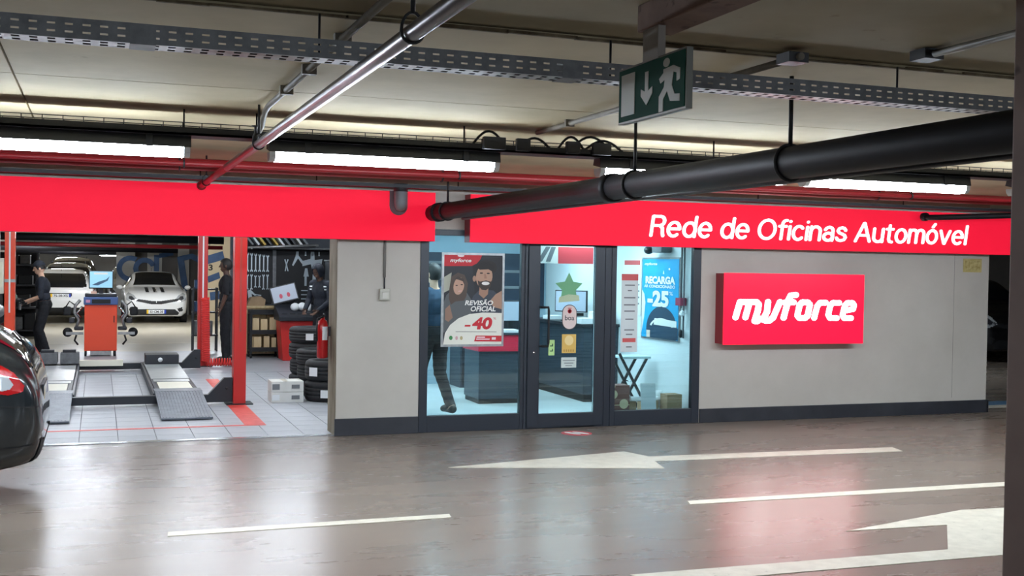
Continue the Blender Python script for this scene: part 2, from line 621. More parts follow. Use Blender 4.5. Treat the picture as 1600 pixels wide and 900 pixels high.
def frame_rect(name, x0, x1, z0, z1, l, r, t, b, parent):
    B(x0, x0 + l, FY0, FY1, z0, z1).build(name, M_frame, parent, bevel=0.004)
    B(x1 - r, x1, FY0, FY1, z0, z1).build(name, M_frame, parent, bevel=0.004)
    B(x0 + l, x1 - r, FY0, FY1, z1 - t, z1).build(name, M_frame, parent, bevel=0.004)
    B(x0 + l, x1 - r, FY0, FY1, z0, z0 + b).build(name, M_frame, parent, bevel=0.004)


w1 = thing('window_1', None, None, (3.7, WALL, 0), kind='structure')
frame_rect('frame', 3.155, 4.318, 0, 2.13, 0.09, 0.04, 0.06, 0.172, w1)
B(3.245, 4.278, WALL + 0.02, WALL + 0.03, 0.172, 2.07).build('pane', M_glass, w1)
d1 = thing('door_1', None, None, (4.85, WALL, 0), kind='structure')
frame_rect('door_jamb', 4.322, 5.345, 0, 2.13, 0.03, 0.075, 0.1, 0.012, d1)
leaf = B(4.36, 4.492, FY0 - 0.012, FY1 - 0.02, 0.014, 2.02)
leaf.box(5.152, 5.262, FY0 - 0.012, FY1 - 0.02, 0.014, 2.02)
leaf.box(4.492, 5.152, FY0 - 0.012, FY1 - 0.02, 1.985, 2.02)
leaf.box(4.492, 5.152, FY0 - 0.012, FY1 - 0.02, 0.014, 0.16)
lf = leaf.build('door_leaf', M_frame, d1, bevel=0.004)
B(4.492, 5.152, WALL + 0.015, WALL + 0.025, 0.16, 1.985).build('pane', M_glass, lf)
hd = MB().tube([(4.50, FY0 - 0.015, 1.32), (4.50, FY0 - 0.075, 1.32), (4.565, FY0 - 0.08, 1.32), (4.57, FY0 - 0.08, 1.28), (4.57, FY0 - 0.08, 0.94), (4.565, FY0 - 0.08, 0.90), (4.50, FY0 - 0.075, 0.90), (4.50, FY0 - 0.015, 0.90)], 0.014)
hd.build('handle', M_black, lf)
MB().lathe([(0, -0.01), (0.014, -0.01), (0.016, 0.0)], (4.43, FY0 - 0.012, 0.83), 'y', 12).build('lock', M_chrome, lf)
w2 = thing('window_2', None, None, (5.9, WALL, 0), kind='structure')
frame_rect('frame', 5.349, 6.472, 0, 2.13, 0.06, 0.098, 0.06, 0.166, w2)
B(5.409, 6.374, WALL + 0.02, WALL + 0.03, 0.166, 2.07).build('pane', M_glass, w2)

# ------------------------------------------------------------------ road markings
def ground_mark(poly, label, m=M_paint, h=0.003, cat='road marking', name='road_marking', group=None):
    o = MB().prism(poly, h, 'xy', 0.0).build(name, m)
    return tag(o, label, cat, group)


ground_mark([(2.87, 9.37), (4.74, 9.76), (4.84, 9.43), (7.5, 9.31), (7.44, 9.08), (4.78, 9.2), (4.69, 8.84)], 'cream painted arrow on the floor in front of the glass door')
ground_mark([(4.2, 7.54), (8.2, 7.48), (8.15, 7.32), (4.16, 7.42)], 'long cream painted lane dash crossing the red reflection')
ground_mark([(4.76, 6.36), (6.02, 6.69), (7.4, 6.58), (7.4, 5.45), (5.2, 5.54), (2.95, 5.58), (2.87, 5.80), (5.08, 5.75), (5.57, 6.32)], 'large cream turn arrow on the floor beside the brown column')
ground_mark([(0.44, 7.59), (2.34, 7.6), (2.32, 7.49), (0.43, 7.47)], 'cream lane dash on the open floor below the workshop')
fm = thing('floor_sticker', 'round red and white sticker on the floor before the glass door', 'sticker', (4.77, 10.97, 0))
MB().prism(ell(4.77, 10.97, 0.165, 0.165, 28), 0.002, 'xy', 0.0).build('disc', M_red, fm)
for dx in (-0.045, 0.05):
    MB().prism(ell(4.77 + dx, 10.97, 0.035, 0.11, 16, tilt=0.5), 0.002, 'xy', 0.002).build('footprint', M_printwhite, fm)
ground_mark([(10.75, 12.0), (13.5, 12.0), (13.5, 12.35), (10.75, 12.35)], 'blue painted bay band on the floor past the wall end', M_bluepaint)
ground_mark([(10.75, 11.75), (13.5, 11.75), (13.5, 11.97), (10.75, 11.97)], 'white painted line beside the blue floor band')
# red tape around the lift
ground_mark([(1.5, 12.42), (1.72, 12.42), (1.72, 14.15), (1.5, 14.15)], 'broad red floor tape running from the front red lift post', M_redtape, cat='floor tape', name='floor_tape')
ground_mark([(1.52, 14.75), (1.7, 14.75), (1.7, 17.4), (1.52, 17.4)], 'red floor tape between the two red lift posts', M_redtape, cat='floor tape', name='floor_tape')
ground_mark([(-0.6, 12.34), (1.72, 12.34), (1.72, 12.41), (-0.6, 12.41)], 'thin worn red floor tape in front of the ramps', M_redtape, cat='floor tape', name='floor_tape')
ground_mark([(-3.4, 25.2), (2.3, 25.2), (2.3, 25.32), (-3.4, 25.32)], 'pale line painted on the beige floor behind the lift', M_paint)

# ------------------------------------------------------------------ red fascia signs
f1 = thing('fascia_sign', 'plain red fascia panel over the workshop opening', 'sign', (0, 11.3, 2.0))
B(-3.6, 3.25, 11.215, 11.395, 2.0, 2.5).build('case', M_signside, f1)
B(-3.6, 3.25, 11.2, 11.214, 2.0, 2.5).build('face', M_signred, f1, bevel=0.003)
MB().prism([(2.765, 2.502), (2.955, 2.502), (2.955, 2.38)] + [(2.86 + 0.095 * cos(a), 2.35 + 0.095 * sin(a)) for a in [-pi * k / 12 for k in range(13)]] + [(2.765, 2.38)], 0.004, 'xz', 11.1955).build('cutout', mat('cutout_edge', (120, 90, 96), 0.5), f1)
f2 = thing('fascia_sign', 'red fascia panel lettered Rede de Oficinas Automóvel above the glass front', 'sign', (7.2, 11.3, 2.0))
B(3.63, 10.785, 11.215, 11.395, 2.0, 2.5).build('case', M_signside, f2)
B(3.63, 10.785, 11.2, 11.214, 2.0, 2.5).build('face', M_signred, f2, bevel=0.003)


def arc(cx, cy, rx, ry, a0, a1, n=14):
    return [(cx + rx * cos(radians(a0 + (a1 - a0) * k / n)), cy + ry * sin(radians(a0 + (a1 - a0) * k / n))) for k in range(n + 1)]


GLYPH = {
    'R': ([[(0, 0), (0, .72), (.26, .72)] + arc(.26, .55, .15, .17, 90, -90) + [(0, .38)], [(.27, .38), (.37, .29), (.39, .1), (.42, 0)]], .42),
    'e': ([[(.01, .27), (.40, .27)] + arc(.205, .26, .2, .26, 3, 312, 22)], .41),
    'd': ([arc(.2, .26, .2, .26, 0, 360, 24), [(.4, 0), (.4, .74)]], .40),
    'O': ([arc(.3, .36, .3, .36, 0, 360, 30)], .60),
    'f': ([[(.11, 0), (.11, .58)] + arc(.23, .58, .12, .15, 180, 90, 6) + [(.27, .73)], [(0, .5), (.26, .5)]], .25),
    'i': ([[(0, 0), (0, .5)], [(0, .69), (0, .7)]], .0),
    'c': ([arc(.2, .26, .2, .26, 45, 315, 20)], .37),
    'n': ([[(0, 0), (0, .52)], [(0, .3)] + arc(.18, .34, .18, .18, 180, 0, 12) + [(.36, 0)]], .36),
    'a': ([arc(.19, .36, .16, .16, 160, 0, 10) + [(.35, 0)], arc(.18, .145, .175, .145, 0, 360, 20)], .36),
    's': ([[(.34, .41), (.28, .49), (.18, .52), (.07, .48), (.03, .39), (.09, .31), (.2, .27), (.31, .22), (.36, .13), (.31, .04), (.18, 0), (.06, .03), (0, .11)]], .36),
    'A': ([[(0, 0), (.27, .72), (.30, .72), (.57, 0)], [(.1, .24), (.47, .24)]], .57),
    'u': ([[(0, .52), (0, .18)] + arc(.18, .18, .18, .18, 180, 360, 12) + [(.36, .52)], [(.36, 0), (.36, .52)]], .36),
    't': ([[(.11, .67), (.11, .12), (.15, .02), (.25, 0)], [(0, .52), (.25, .52)]], .25),
    'o': ([arc(.2, .26, .2, .26, 0, 360, 24)], .40),
    'm': ([[(0, 0), (0, .52)], [(0, .3)] + arc(.15, .36, .15, .16, 180, 0, 10) + [(.30, 0)], [(.30, .3)] + arc(.45, .36, .15, .16, 180, 0, 10) + [(.60, 0)]], .60),
    'ó': ([arc(.2, .26, .2, .26, 0, 360, 24), [(.2, .66), (.28, .78)]], .40),
    'v': ([[(0, .52), (.19, 0), (.21, 0), (.40, .52)]], .40),
    'l': ([[(0, 0), (0, .74)]], .0),
}


def stroke_line(parent, s, x0, x1, zbase, cap, y, m, r=0.053, shear=0.12, gap=0.155, space=0.26):
    xs_, cur = [], 0.0
    for ch in s:
        xs_.append(cur)
        cur += space if ch == ' ' else GLYPH[ch][1] + gap
    tot = cur - gap + 2 * r
    kx, kz = (x1 - x0) / tot, cap / (0.72 + 2 * r)
    for ch, xa in zip(s, xs_):
        if ch == ' ':
            continue
        mb = MB()
        fm = lambda u, v, w: (x0 + kx * (u + xa + r + shear * v), y - w, zbase + kz * (v + r))
        for path in GLYPH[ch][0]:
            stroke(mb, path, r, fm, 0.012, 10)
        mb.build('letter', m, parent)


stroke_line(f2, 'Rede de Oficinas Automóvel', 5.70, 10.06, 2.105, 0.245, 11.2, M_letter)

lb = thing('lightbox_sign', 'glowing red lightbox with white myforce logo on the wall', 'sign', (7.615, 11.3, 0.91))
B(6.67, 8.56, 11.215, 11.4, 0.912, 1.716).build('case', M_signside, lb)
B(6.662, 8.568, 11.2, 11.216, 0.906, 1.722).build('face', M_boxred, lb, bevel=0.004)
mapf = lambda u, v, w: (6.66 + (u - 80) / 1452.0 * 1.908, 11.2 - w, 0.906 + (775 - v) / 727.0 * 0.816)
logo = {
    'm': ([[(197, 497), (238, 342), (330, 342)], [(295, 497), (332, 350)], [(330, 342), (405, 342), (428, 368), (418, 430), (388, 535), (420, 535)]], 29),
    'y': ([[(520, 340), (512, 440), (480, 506)], [(418, 505), (470, 520), (500, 532), (540, 530), (575, 500), (642, 340)]], 29),
    'f': ([[(682, 502), (728, 320), (750, 272), (806, 266)], [(690, 345), (782, 342)]], 29),
    'o': ([[(872, 342), (930, 342), (952, 368), (932, 480), (905, 504), (845, 504), (825, 478), (846, 366), (872, 342)]], 29),
    'r': ([[(1000, 504), (1030, 380), (1058, 346), (1118, 344)]], 28),
    'c': ([[(1262, 346), (1195, 346), (1168, 372), (1148, 470), (1166, 504), (1240, 506)]], 28),
    'e': ([[(1392, 506), (1318, 506), (1300, 476), (1324, 372), (1350, 346), (1404, 346), (1422, 370), (1412, 412), (1340, 424)]], 28),
}
for ch, (paths, r) in logo.items():
    mb = MB()
    for p in paths:
        stroke(mb, p, r, mapf, 0.008, 20)
    mb.build('letter', M_letter2, lb)

# ------------------------------------------------------------------ ceiling services
def lamp(x0, x1, y, z, m, name='tube_lamp', label='', group=None, w=0.13, simple=False):
    t = thing(name, label, 'lamp', ((x0 + x1) / 2, y, z), group=group)
    prof = [(-w / 2, 0.06), (-w / 2 + 0.015, 0.128), (w / 2 - 0.015, 0.128), (w / 2, 0.085)]
    MB().prism([(y + a, z + b) for a, b in prof], x1 - x0, 'yz', x0).build('housing', M_lampbody, t)
    dprof = [(-w / 2 + 0.004, 0.059), (-w / 2 + 0.008, 0.025), (-w / 2 + 0.03, 0.0), (w / 2 - 0.03, 0.0), (w / 2 - 0.008, 0.025), (w / 2 - 0.004, 0.059)]
    MB().prism([(y + a, z + b) for a, b in dprof], x1 - x0 - 0.09, 'yz', x0 + 0.045).build('diffuser', m, t)
    if simple and z + 0.13 < CEIL - 0.02:
        for xa in (x0 + 0.3, x1 - 0.3):
            MB().tube([(xa, y, z + 0.128), (xa, y, CEIL)], 0.006, 6).build('hanger_rod', M_rod, t)
    if not simple:
        for xa in (x0 + 0.005, x1 - 0.043):
            MB().prism([(y + a, z + b) for a, b in dprof], 0.038, 'yz', xa).build('end_cap', M_clear, t)
        for xa in (x0 + 0.25, x1 - 0.25):
            B(xa - 0.02, xa + 0.02, y - w / 2 - 0.004, y + w / 2 + 0.004, z + 0.055, z + 0.129).build('bracket', M_lampbody, t)
    return t


LY = 7.4
for x0, lab in ((-1.03, 'bright tube lamp over the aisle, partly cut by the photo edge'), (1.02, 'bright tube lamp over the aisle above the plain red fascia'),
                (3.34, 'tube lamp half hidden behind the thick black pipe'), (5.06, 'bright tube lamp above the word Automóvel'),
                (7.1, 'tube lamp end beside the brown column'), (-3.4, 'tube lamp out of view along the aisle row'), (9.3, 'farthest tube lamp along the aisle row')):
    lamp(x0, x0 + 1.57, LY, 2.405, M_tube, label=lab, group='aisle tube lamps')
for x0, lab in ((-3.0, 'added tube lamp in the unseen row behind the viewer, outer end'), (0.2, 'added tube lamp in the unseen row behind the viewer, second'), (3.6, 'added tube lamp in the unseen row behind the viewer, third'), (6.8, 'added tube lamp in the unseen row behind the viewer, far end')):
    lamp(x0, x0 + 1.57, -2.8, 2.56, M_tube, label=lab, group='added rear aisle tube lamps', simple=True)  # unseen row added to brighten the near ceiling, column and floor
lamp(12.6, 14.17, 16.6, 2.56, M_tube, label='added tube lamp over the dark bay past the wall end', group='added side bay tube lamps', simple=True)  # added unseen lamp, brightens the black car and walls of this bay
# dark cable tray above the lamps
ct = thing('cable_tray', 'dark cable tray carrying wires above the tube lamps', 'cable tray', (2, LY, 2.535))
B(-4, 12, LY - 0.1, LY + 0.1, 2.535, 2.55).build('tray_floor', M_darktray, ct)
B(-4, 12, LY - 0.1, LY - 0.092, 2.535, 2.585).build('tray_side', M_darktray, ct)
B(-4, 12, LY + 0.092, LY + 0.1, 2.535, 2.585).build('tray_side', M_darktray, ct)
wr = MB()
for yy in (LY - 0.096, LY + 0.096):
    wr.tube([(-4, yy, 2.613), (12, yy, 2.613)], 0.003, 5)
    x = -4.0
    while x < 12:
        wr.tube([(x, yy, 2.58), (x, yy, 2.613)], 0.003, 5)
        x += 0.115
wr.build('wire_rail', M_dark, ct)
for i, x in enumerate((0.5, 0.95, 2.35, 4.3, 6.2, 8.2, -1.5)):
    MB().tube([(x, LY + 0.02, 2.545), (x, LY + 0.02, CEIL)], 0.006, 6).build('hanger_rod', M_rod, ct)
random.seed(11)
for i in range(5):
    pts = []
    yy = LY - 0.06 + i * 0.028
    for k in range(34):
        pts.append((-4 + k * 0.485, yy + random.uniform(-0.008, 0.008), 2.562 + random.uniform(0, 0.014)))
    MB().tube(pts, 0.009, 6).build('cable', M_black, ct)
# loops of cable and junction boxes on the tray
for k, (xa, xb, h) in enumerate(((2.38, 2.62, 0.1), (3.0, 3.2, 0.09), (3.1, 3.42, 0.1), (3.2, 3.5, 0.075), (2.72, 2.95, 0.07))):
    pts = [(xa + (xb - xa) * i / 10, LY - 0.07 - 0.02 * (k % 2), 2.575 + h * sin(pi * i / 10)) for i in range(11)]
    MB().tube(pts, 0.009, 7).build('cable_loop', M_black, ct)
for (xa, w) in ((2.44, 0.16), (3.05, 0.1), (3.25, 0.14), (2.68, 0.1)):
    B(xa, xa + w, LY - 0.14, LY - 0.1, 2.545, 2.63).build('junction_box', M_dark, ct, bevel=0.005)

# perforated galvanised tray nearer the camera
pt = thing('perforated_tray', 'galvanised perforated cable tray hung under the near ceiling', 'cable tray', (3, 4.36, 2.53))
TX0, TX1, PITCHX = -3.0, 9.0, 0.0585
n = int((TX1 - TX0) / PITCHX)


def perf(mb, rows, fn):
    """rows: (v0, v1, slot?) ; fn(x, v) -> point"""
    for i in range(n):
        xa = TX0 + i * PITCHX
        cuts = [(xa, xa + 0.016), (xa + 0.016, xa + 0.043), (xa + 0.043, xa + PITCHX)]
        for (v0, v1, hole) in rows:
            if not hole:
                mb.add([fn(xa, v0), fn(xa + PITCHX, v0), fn(xa + PITCHX, v1), fn(xa, v1)], [(0, 1, 2, 3)])
            else:
                for k in (0, 2):
                    a, b = cuts[k]
                    mb.add([fn(a, v0), fn(b, v0), fn(b, v1), fn(a, v1)], [(0, 1, 2, 3)])


YT = 4.3
side_rows = [(0.0, 0.019, 0), (0.019, 0.026, 1), (0.026, 0.046, 0), (0.046, 0.053, 1), (0.053, 0.072, 0)]
s1 = MB()
perf(s1, side_rows, lambda x, v: (x, YT, 2.532 + v))
s1.build('near_side', M_galv, pt, solid=0.0015)
s2 = MB()
perf(s2, side_rows[:2] + [(0.027, 0.034, 0)], lambda x, v: (x, YT + 0.11, 2.532 + v))
s2.build('far_side', M_galv, pt, solid=0.0015)
s3 = MB()
perf(s3, [(0, 0.012, 0), (0.012, 0.042, 1), (0.042, 0.068, 0), (0.068, 0.098, 1), (0.098, 0.11, 0)], lambda x, v: (x, YT + v, 2.532))
s3.build('tray_floor', M_galvlight, pt, solid=0.0015)
for xa in (-1.6, 0.79, 2.02, 3.49, 5.4):
    MB().tube([(xa, YT + 0.055, 2.532), (xa, YT + 0.055, CEIL)], 0.005, 6).build('hanger_rod', M_rod, pt)
for xa in (0.1, 1.78):
    B(xa, xa + 0.09, YT - 0.004, YT + 0.114, 2.528, 2.595).build('joint_plate', M_galv, pt)
for i in range(3):
    MB().tube([(TX0 + k * 0.6, YT + 0.03 + i * 0.025 + random.uniform(-0.006, 0.006), 2.542) for k in range(21)], 0.008, 6).build('cable', M_black, pt)

# steel sprinkler pipe running to the fascia, with clevis hanger
sp = thing('sprinkler_pipe', 'slim steel pipe running overhead to the plain red fascia', 'pipe', (0.91, 6, 2.47))
MB().tube([(0.91, -2, 2.47), (0.91, 8.8, 2.47)], 0.028, 14).build('pipe_run', M_steelpipe, sp)
MB().tube([(0.91, 8.8, 2.47), (0.91, 11.02, 2.47)], 0.0275, 14).build('pipe_end', M_redpipe, sp, label='red painted end of the pipe')
MB().lathe([(0, -0.01), (0.045, -0.01), (0.045, 0.012), (0.03, 0.014)], (0.91, 11.04, 2.47), 'y', 14).build('flange', M_redpipe, sp)
for yy in (3.42, 7.0, 10.55):
    MB().tube([(0.91 + 0.036 * cos(a), yy, 2.475 + (0.036 if sin(a) < 0 else 0.06) * sin(a)) for a in [2 * pi * k / 20 for k in range(20)]], 0.005, 6, closed=True).build('clevis', M_black, sp)
    MB().tube([(0.91, yy, 2.53), (0.91, yy, CEIL + (0.02 if yy < 4.3 else 0))], 0.008, 7).build('hanger_rod', M_rod, sp)
MB().lathe([(0.0, 0.0), (0.02, 0.0), (0.02, 0.045), (0.009, 0.065), (0.009, 0.1), (0.027, 0.104), (0.027, 0.11), (0, 0.11)], (0.91, 7.15, 2.49), 'z', 12).build('sprinkler_head', M_dark, sp)

cd = thing('ceiling_conduit', 'grey conduit clipped to the ceiling beside the steel pipe', 'conduit', (0.945, 5.4, 2.68))
MB().tube([(0.945, 3.0, 2.685), (0.945, 6.85, 2.685), (0.945, 7.0, 2.67), (0.945, 7.12, 2.6), (0.945, 7.3, 2.57)], 0.017, 10).build('tube', M_conduit, cd)
for yy in (4.7, 5.5, 6.2):
    B(0.915, 0.985, yy - 0.02, yy + 0.02, 2.664, CEIL).build('clip', M_conduit, cd)
for (xx, ya, yb, lab) in ((2.86, 4.2, 7.35, 'grey conduit on the ceiling behind the green exit sign'), (3.4, -1.0, 4.12, 'dark conduit on the ceiling near the brown column')):
    c2 = thing('ceiling_conduit', lab, 'conduit', (xx, (ya + yb) / 2, 2.68))
    zc = 2.685 if ya > 4 else 2.705
    MB().tube([(xx, ya, zc), (xx, yb, zc)], 0.016, 10).build('tube', M_conduit, c2)
    B(xx - 0.05, xx + 0.05, (ya + 0.02) if ya > 4 else yb - 0.12, (ya + 0.12) if ya > 4 else yb - 0.02, zc - 0.022, zc + 0.022).build('junction_box', M_dark, c2)
    for k in range(3):
        yy = ya + (yb - ya) * (k + 0.7) / 3.3
        B(xx - 0.03, xx + 0.03, yy - 0.012, yy + 0.012, zc - 0.02, zc + 0.025).build('clip', M_conduit, c2)

# red sprinkler mains parallel to the shop front
for yy, zz, r, lab in ((10.15, 2.59, 0.052, 'thick red sprinkler main under the ceiling above the fascia'), (9.6, 2.55, 0.024, 'thin red sprinkler line in front of the thick red main')):
    rp_ = thing('red_pipe', lab, 'pipe', (3, yy, zz))
    MB().tube([(-5, yy, zz), (13, yy, zz)], r, 14).build('pipe_run', M_redpipe, rp_)
    for xa in (0.65, 3.0, 5.4, 7.9, -1.6):
        MB().tube([(xa, yy + (r + 0.006) * cos(a), zz + (r + 0.006) * sin(a)) for a in [2 * pi * k / 18 for k in range(18)]], 0.008, 6, closed=True).build('clamp', M_dark, rp_)
        MB().tube([(xa, yy, zz + r), (xa, yy, CEIL)], 0.006, 6).build('hanger_rod', M_rod, rp_)
# small grey duct above the fascia
dk = thing('wire_duct', 'dark wire duct lying along the top of the red fascia', 'cable tray', (3.5, 11.1, 2.53))
B(-4, 12, 11.02, 11.12, 2.525, 2.56).build('duct', M_darktray, dk)
for xa in (-1, 0.9, 2.0, 3.45, 5.1, 7.0, 9.0):
    MB().tube([(xa, 11.07, 2.56), (xa, 11.07, CEIL)], 0.006, 6).build('hanger_rod', M_rod, dk)

# thick black pipe along the aisle
bp = thing('black_pipe', 'thick black pipe hung across the aisle in front of the red sign', 'pipe', (3.2, 6, 2.285))
MB().tube([(3.2, -2, 2.285), (3.2, 11.12, 2.285)], 0.082, 20).build('pipe_run', M_blackpipe, bp)
for yy in (6.85, 10.9, 2.6):
    MB().lathe([(0.08, -0.05), (0.096, -0.05), (0.096, 0.05), (0.08, 0.05)], (3.2, yy, 2.285), 'y', 20).build('coupling', M_blackpipe, bp)
for yy in (4.78, 6.5, 10.6):
    MB().tube([(3.2, yy, 2.36), (3.2, yy, CEIL)], 0.011, 8).build('hanger_rod', M_black, bp)
    MB().tube([(3.2 + 0.088 * cos(a), yy, 2.285 + 0.088 * sin(a)) for a in [2 * pi * k / 20 for k in range(20)]], 0.009, 6, closed=True).build('hanger_ring', M_black, bp)
MB().tube([(3.32, -2, 2.21), (3.32, 10.5, 2.21)], 0.012, 8).build('side_conduit', M_dark, bp)
el = thing('black_elbow_pipe', 'short black elbow pipe above the end of the red fascia', 'pipe', (9.6, 10.6, 2.45))
MB().tube([(9.3, 11.1, 2.44), (9.32, 11.0, 2.42), (9.4, 10.85, 2.42), (10.4, 10.2, 2.46), (11.5, 9.4, 2.5)], 0.035, 10).build('tube', M_blackpipe, el)
MB().lathe([(0, -0.03), (0.05, -0.03), (0.05, 0.03), (0, 0.03)], (9.31, 11.06, 2.43), 'y', 12).build('cap', M_blackpipe, el)

# exit sign hung from a brown channel
ch = tag(B(1.88, 2.02, 1.2, 3.82, 2.63, CEIL + 0.02).build('brown_channel', M_brown, bevel=0.004), 'rusty brown channel on the ceiling holding the exit sign', 'channel')
ex = thing('exit_sign', 'green emergency exit sign with arrow and running figure', 'sign', (1.9, 3.72, 2.3))
B(1.885, 1.915, 3.66, 3.78, 2.51, 2.63).build('stem', mat('stem_grey', (130, 122, 114), 0.6), ex)
B(1.89, 1.915, 3.455, 3.99, 2.305, 2.517).build('board', M_exitframe, ex)
B(1.887, 1.89, 3.463, 3.982, 2.313, 2.509).build('green_face', M_exit, ex)


def on_exit(poly, name):
    # poly in (u from the far end 0..1, v 0..1)
    MB().prism([(3.99 - u * 0.535, 2.305 + v * 0.212) for u, v in poly], -0.002, 'yz', 1.887).build(name, M_exitwhite, ex)


on_exit([(0.06, 0.13), (0.27, 0.13), (0.27, 0.87), (0.06, 0.87)], 'door_pictogram')
on_exit([(0.43, 0.8), (0.48, 0.8), (0.48, 0.46), (0.54, 0.52), (0.54, 0.4), (0.455, 0.22), (0.37, 0.4), (0.37, 0.52), (0.43, 0.46)], 'arrow')
on_exit(ell(0.74, 0.84, 0.045, 0.075, 14), 'figure_head')
on_exit([(0.70, 0.74), (0.84, 0.76), (0.93, 0.68), (0.93, 0.5), (0.885, 0.48), (0.885, 0.62), (0.84, 0.65), (0.82, 0.44), (0.86, 0.28), (0.93, 0.26), (0.93, 0.14), (0.8, 0.18), (0.755, 0.36), (0.7, 0.24), (0.7, 0.04), (0.64, 0.04), (0.64, 0.3), (0.71, 0.44), (0.72, 0.56), (0.66, 0.52), (0.64, 0.6), (0.7, 0.68)], 'running_figure')

# camera on the fascia
sc_ = thing('security_camera', 'grey security camera mounted in a notch of the red fascia', 'camera', (2.86, 11.12, 2.4))
MB().lathe([(0, 0.2), (0.06, 0.2), (0.066, 0.15), (0.066, 0.02), (0.06, -0.02), (0.04, -0.055), (0, -0.07)], (2.86, 11.12, 2.36), 'z', 18).build('body', mat('camera_grey', (120, 122, 126), 0.5), sc_)
MB().lathe([(0.067, 0.13), (0.072, 0.13), (0.072, 0.21), (0, 0.21)], (2.86, 11.12, 2.36), 'z', 18).build('hood', M_dark, sc_)
B(2.84, 2.88, 11.12, 11.2, 2.48, 2.52).build('bracket', M_dark, sc_)

# socket with conduit on the pier, yellow label on the wall end
so = thing('wall_socket', 'small weathered socket box with conduit on the white pier', 'socket', (2.77, 11.39, 1.4))
B(2.715, 2.825, 11.345, 11.4, 1.385, 1.505).build('box', mat('socket_plastic', (190, 188, 176), 0.5), so, bevel=0.008)
B(2.735, 2.805, 11.335, 11.346, 1.4, 1.47).build('cover', mat('socket_cover', (205, 203, 192), 0.5), so, bevel=0.004)
MB().tube([(2.77, 11.385, 1.505), (2.77, 11.385, 1.62)], 0.008, 8).build('cable', M_dark, so)
MB().tube([(2.77, 11.385, 1.62), (2.77, 11.385, 2.02)], 0.014, 8).build('conduit', mat('conduit_grey', (118, 116, 110), 0.6), so)
wl = thing('wall_label', 'faded yellow notice stuck near the wall end', 'label', (10.35, 11.397, 1.77))
B(10.204, 10.492, 11.394, 11.4, 1.775, 1.945).build('sheet', noisy('faded_yellow', (176, 160, 96), (196, 182, 124), scale=9, rough=0.6), wl)
B(10.23, 10.466, 11.392, 11.394, 1.8, 1.92).build('print', noisy('faded_print', (150, 132, 70), (200, 186, 130), scale=22, rough=0.6), wl)

# ------------------------------------------------------------------ cars
ST_HATCH = [(0.000, .44, .58, .64, .50, .60, .46), (0.006, .35, .70, .80, .64, .71, .58), (0.0135, .31, .80, .92, .70, .77, .62), (0.037, .28, .90, 1.08, .77, .815, .63), (0.079, .25, .93, 1.20, .81, .84, .61),
            (0.12, .2, .94, 1.30, .825, .855, .59), (0.17, .2, .94, 1.38, .83, .86, .58), (0.25, .2, .93, 1.44, .84, .865, .57), (0.40, .2, .92, 1.45, .84, .865, .57), (0.50, .2, .91, 1.42, .84, .865, .565),
            (0.60, .2, .90, 1.27, .84, .86, .58), (0.68, .2, .90, 1.08, .84, .86, .64), (0.72, .2, .90, 1.01, .84, .86, .68), (0.80, .2, .88, .97, .84, .86, .68), (0.90, .2, .83, .91, .83, .845, .64),
            (0.955, .2, .77, .84, .80, .82, .58), (0.985, .2, .68, .75, .73, .755, .52), (0.996, .23, .60, .66, .64, .66, .45), (1.0, .28, .52, .58, .54, .56, .40)]


def smoothlerp(tab, t):
    n = len(tab)
    i = 0
    while i < n - 2 and t > tab[i + 1][0]:
        i += 1
    a, b = tab[i], tab[i + 1]
    h = b[0] - a[0]
    u = min(max((t - a[0]) / h, 0), 1)
    p, q = tab[max(i - 1, 0)], tab[min(i + 2, n - 1)]
    out = []
    for k in range(1, len(a)):
        d = (b[k] - a[k]) / h
        d0 = (a[k] - p[k]) / (a[0] - p[0]) if i > 0 else d
        d1 = (q[k] - b[k]) / (q[0] - b[0]) if i + 2 < n else d
        m0 = 0 if d * d0 <= 0 else 2 * d * d0 / (d + d0)
        m1 = 0 if d * d1 <= 0 else 2 * d * d1 / (d + d1)
        if i == 0:
            m0 = d
        if i == n - 2:
            m1 = d
        h00, h10 = 2 * u ** 3 - 3 * u ** 2 + 1, u ** 3 - 2 * u ** 2 + u
        h01, h11 = -2 * u ** 3 + 3 * u ** 2, u ** 3 - u ** 2
        out.append(h00 * a[k] + h10 * h * m0 + h01 * b[k] + h11 * h * m1)
    return out


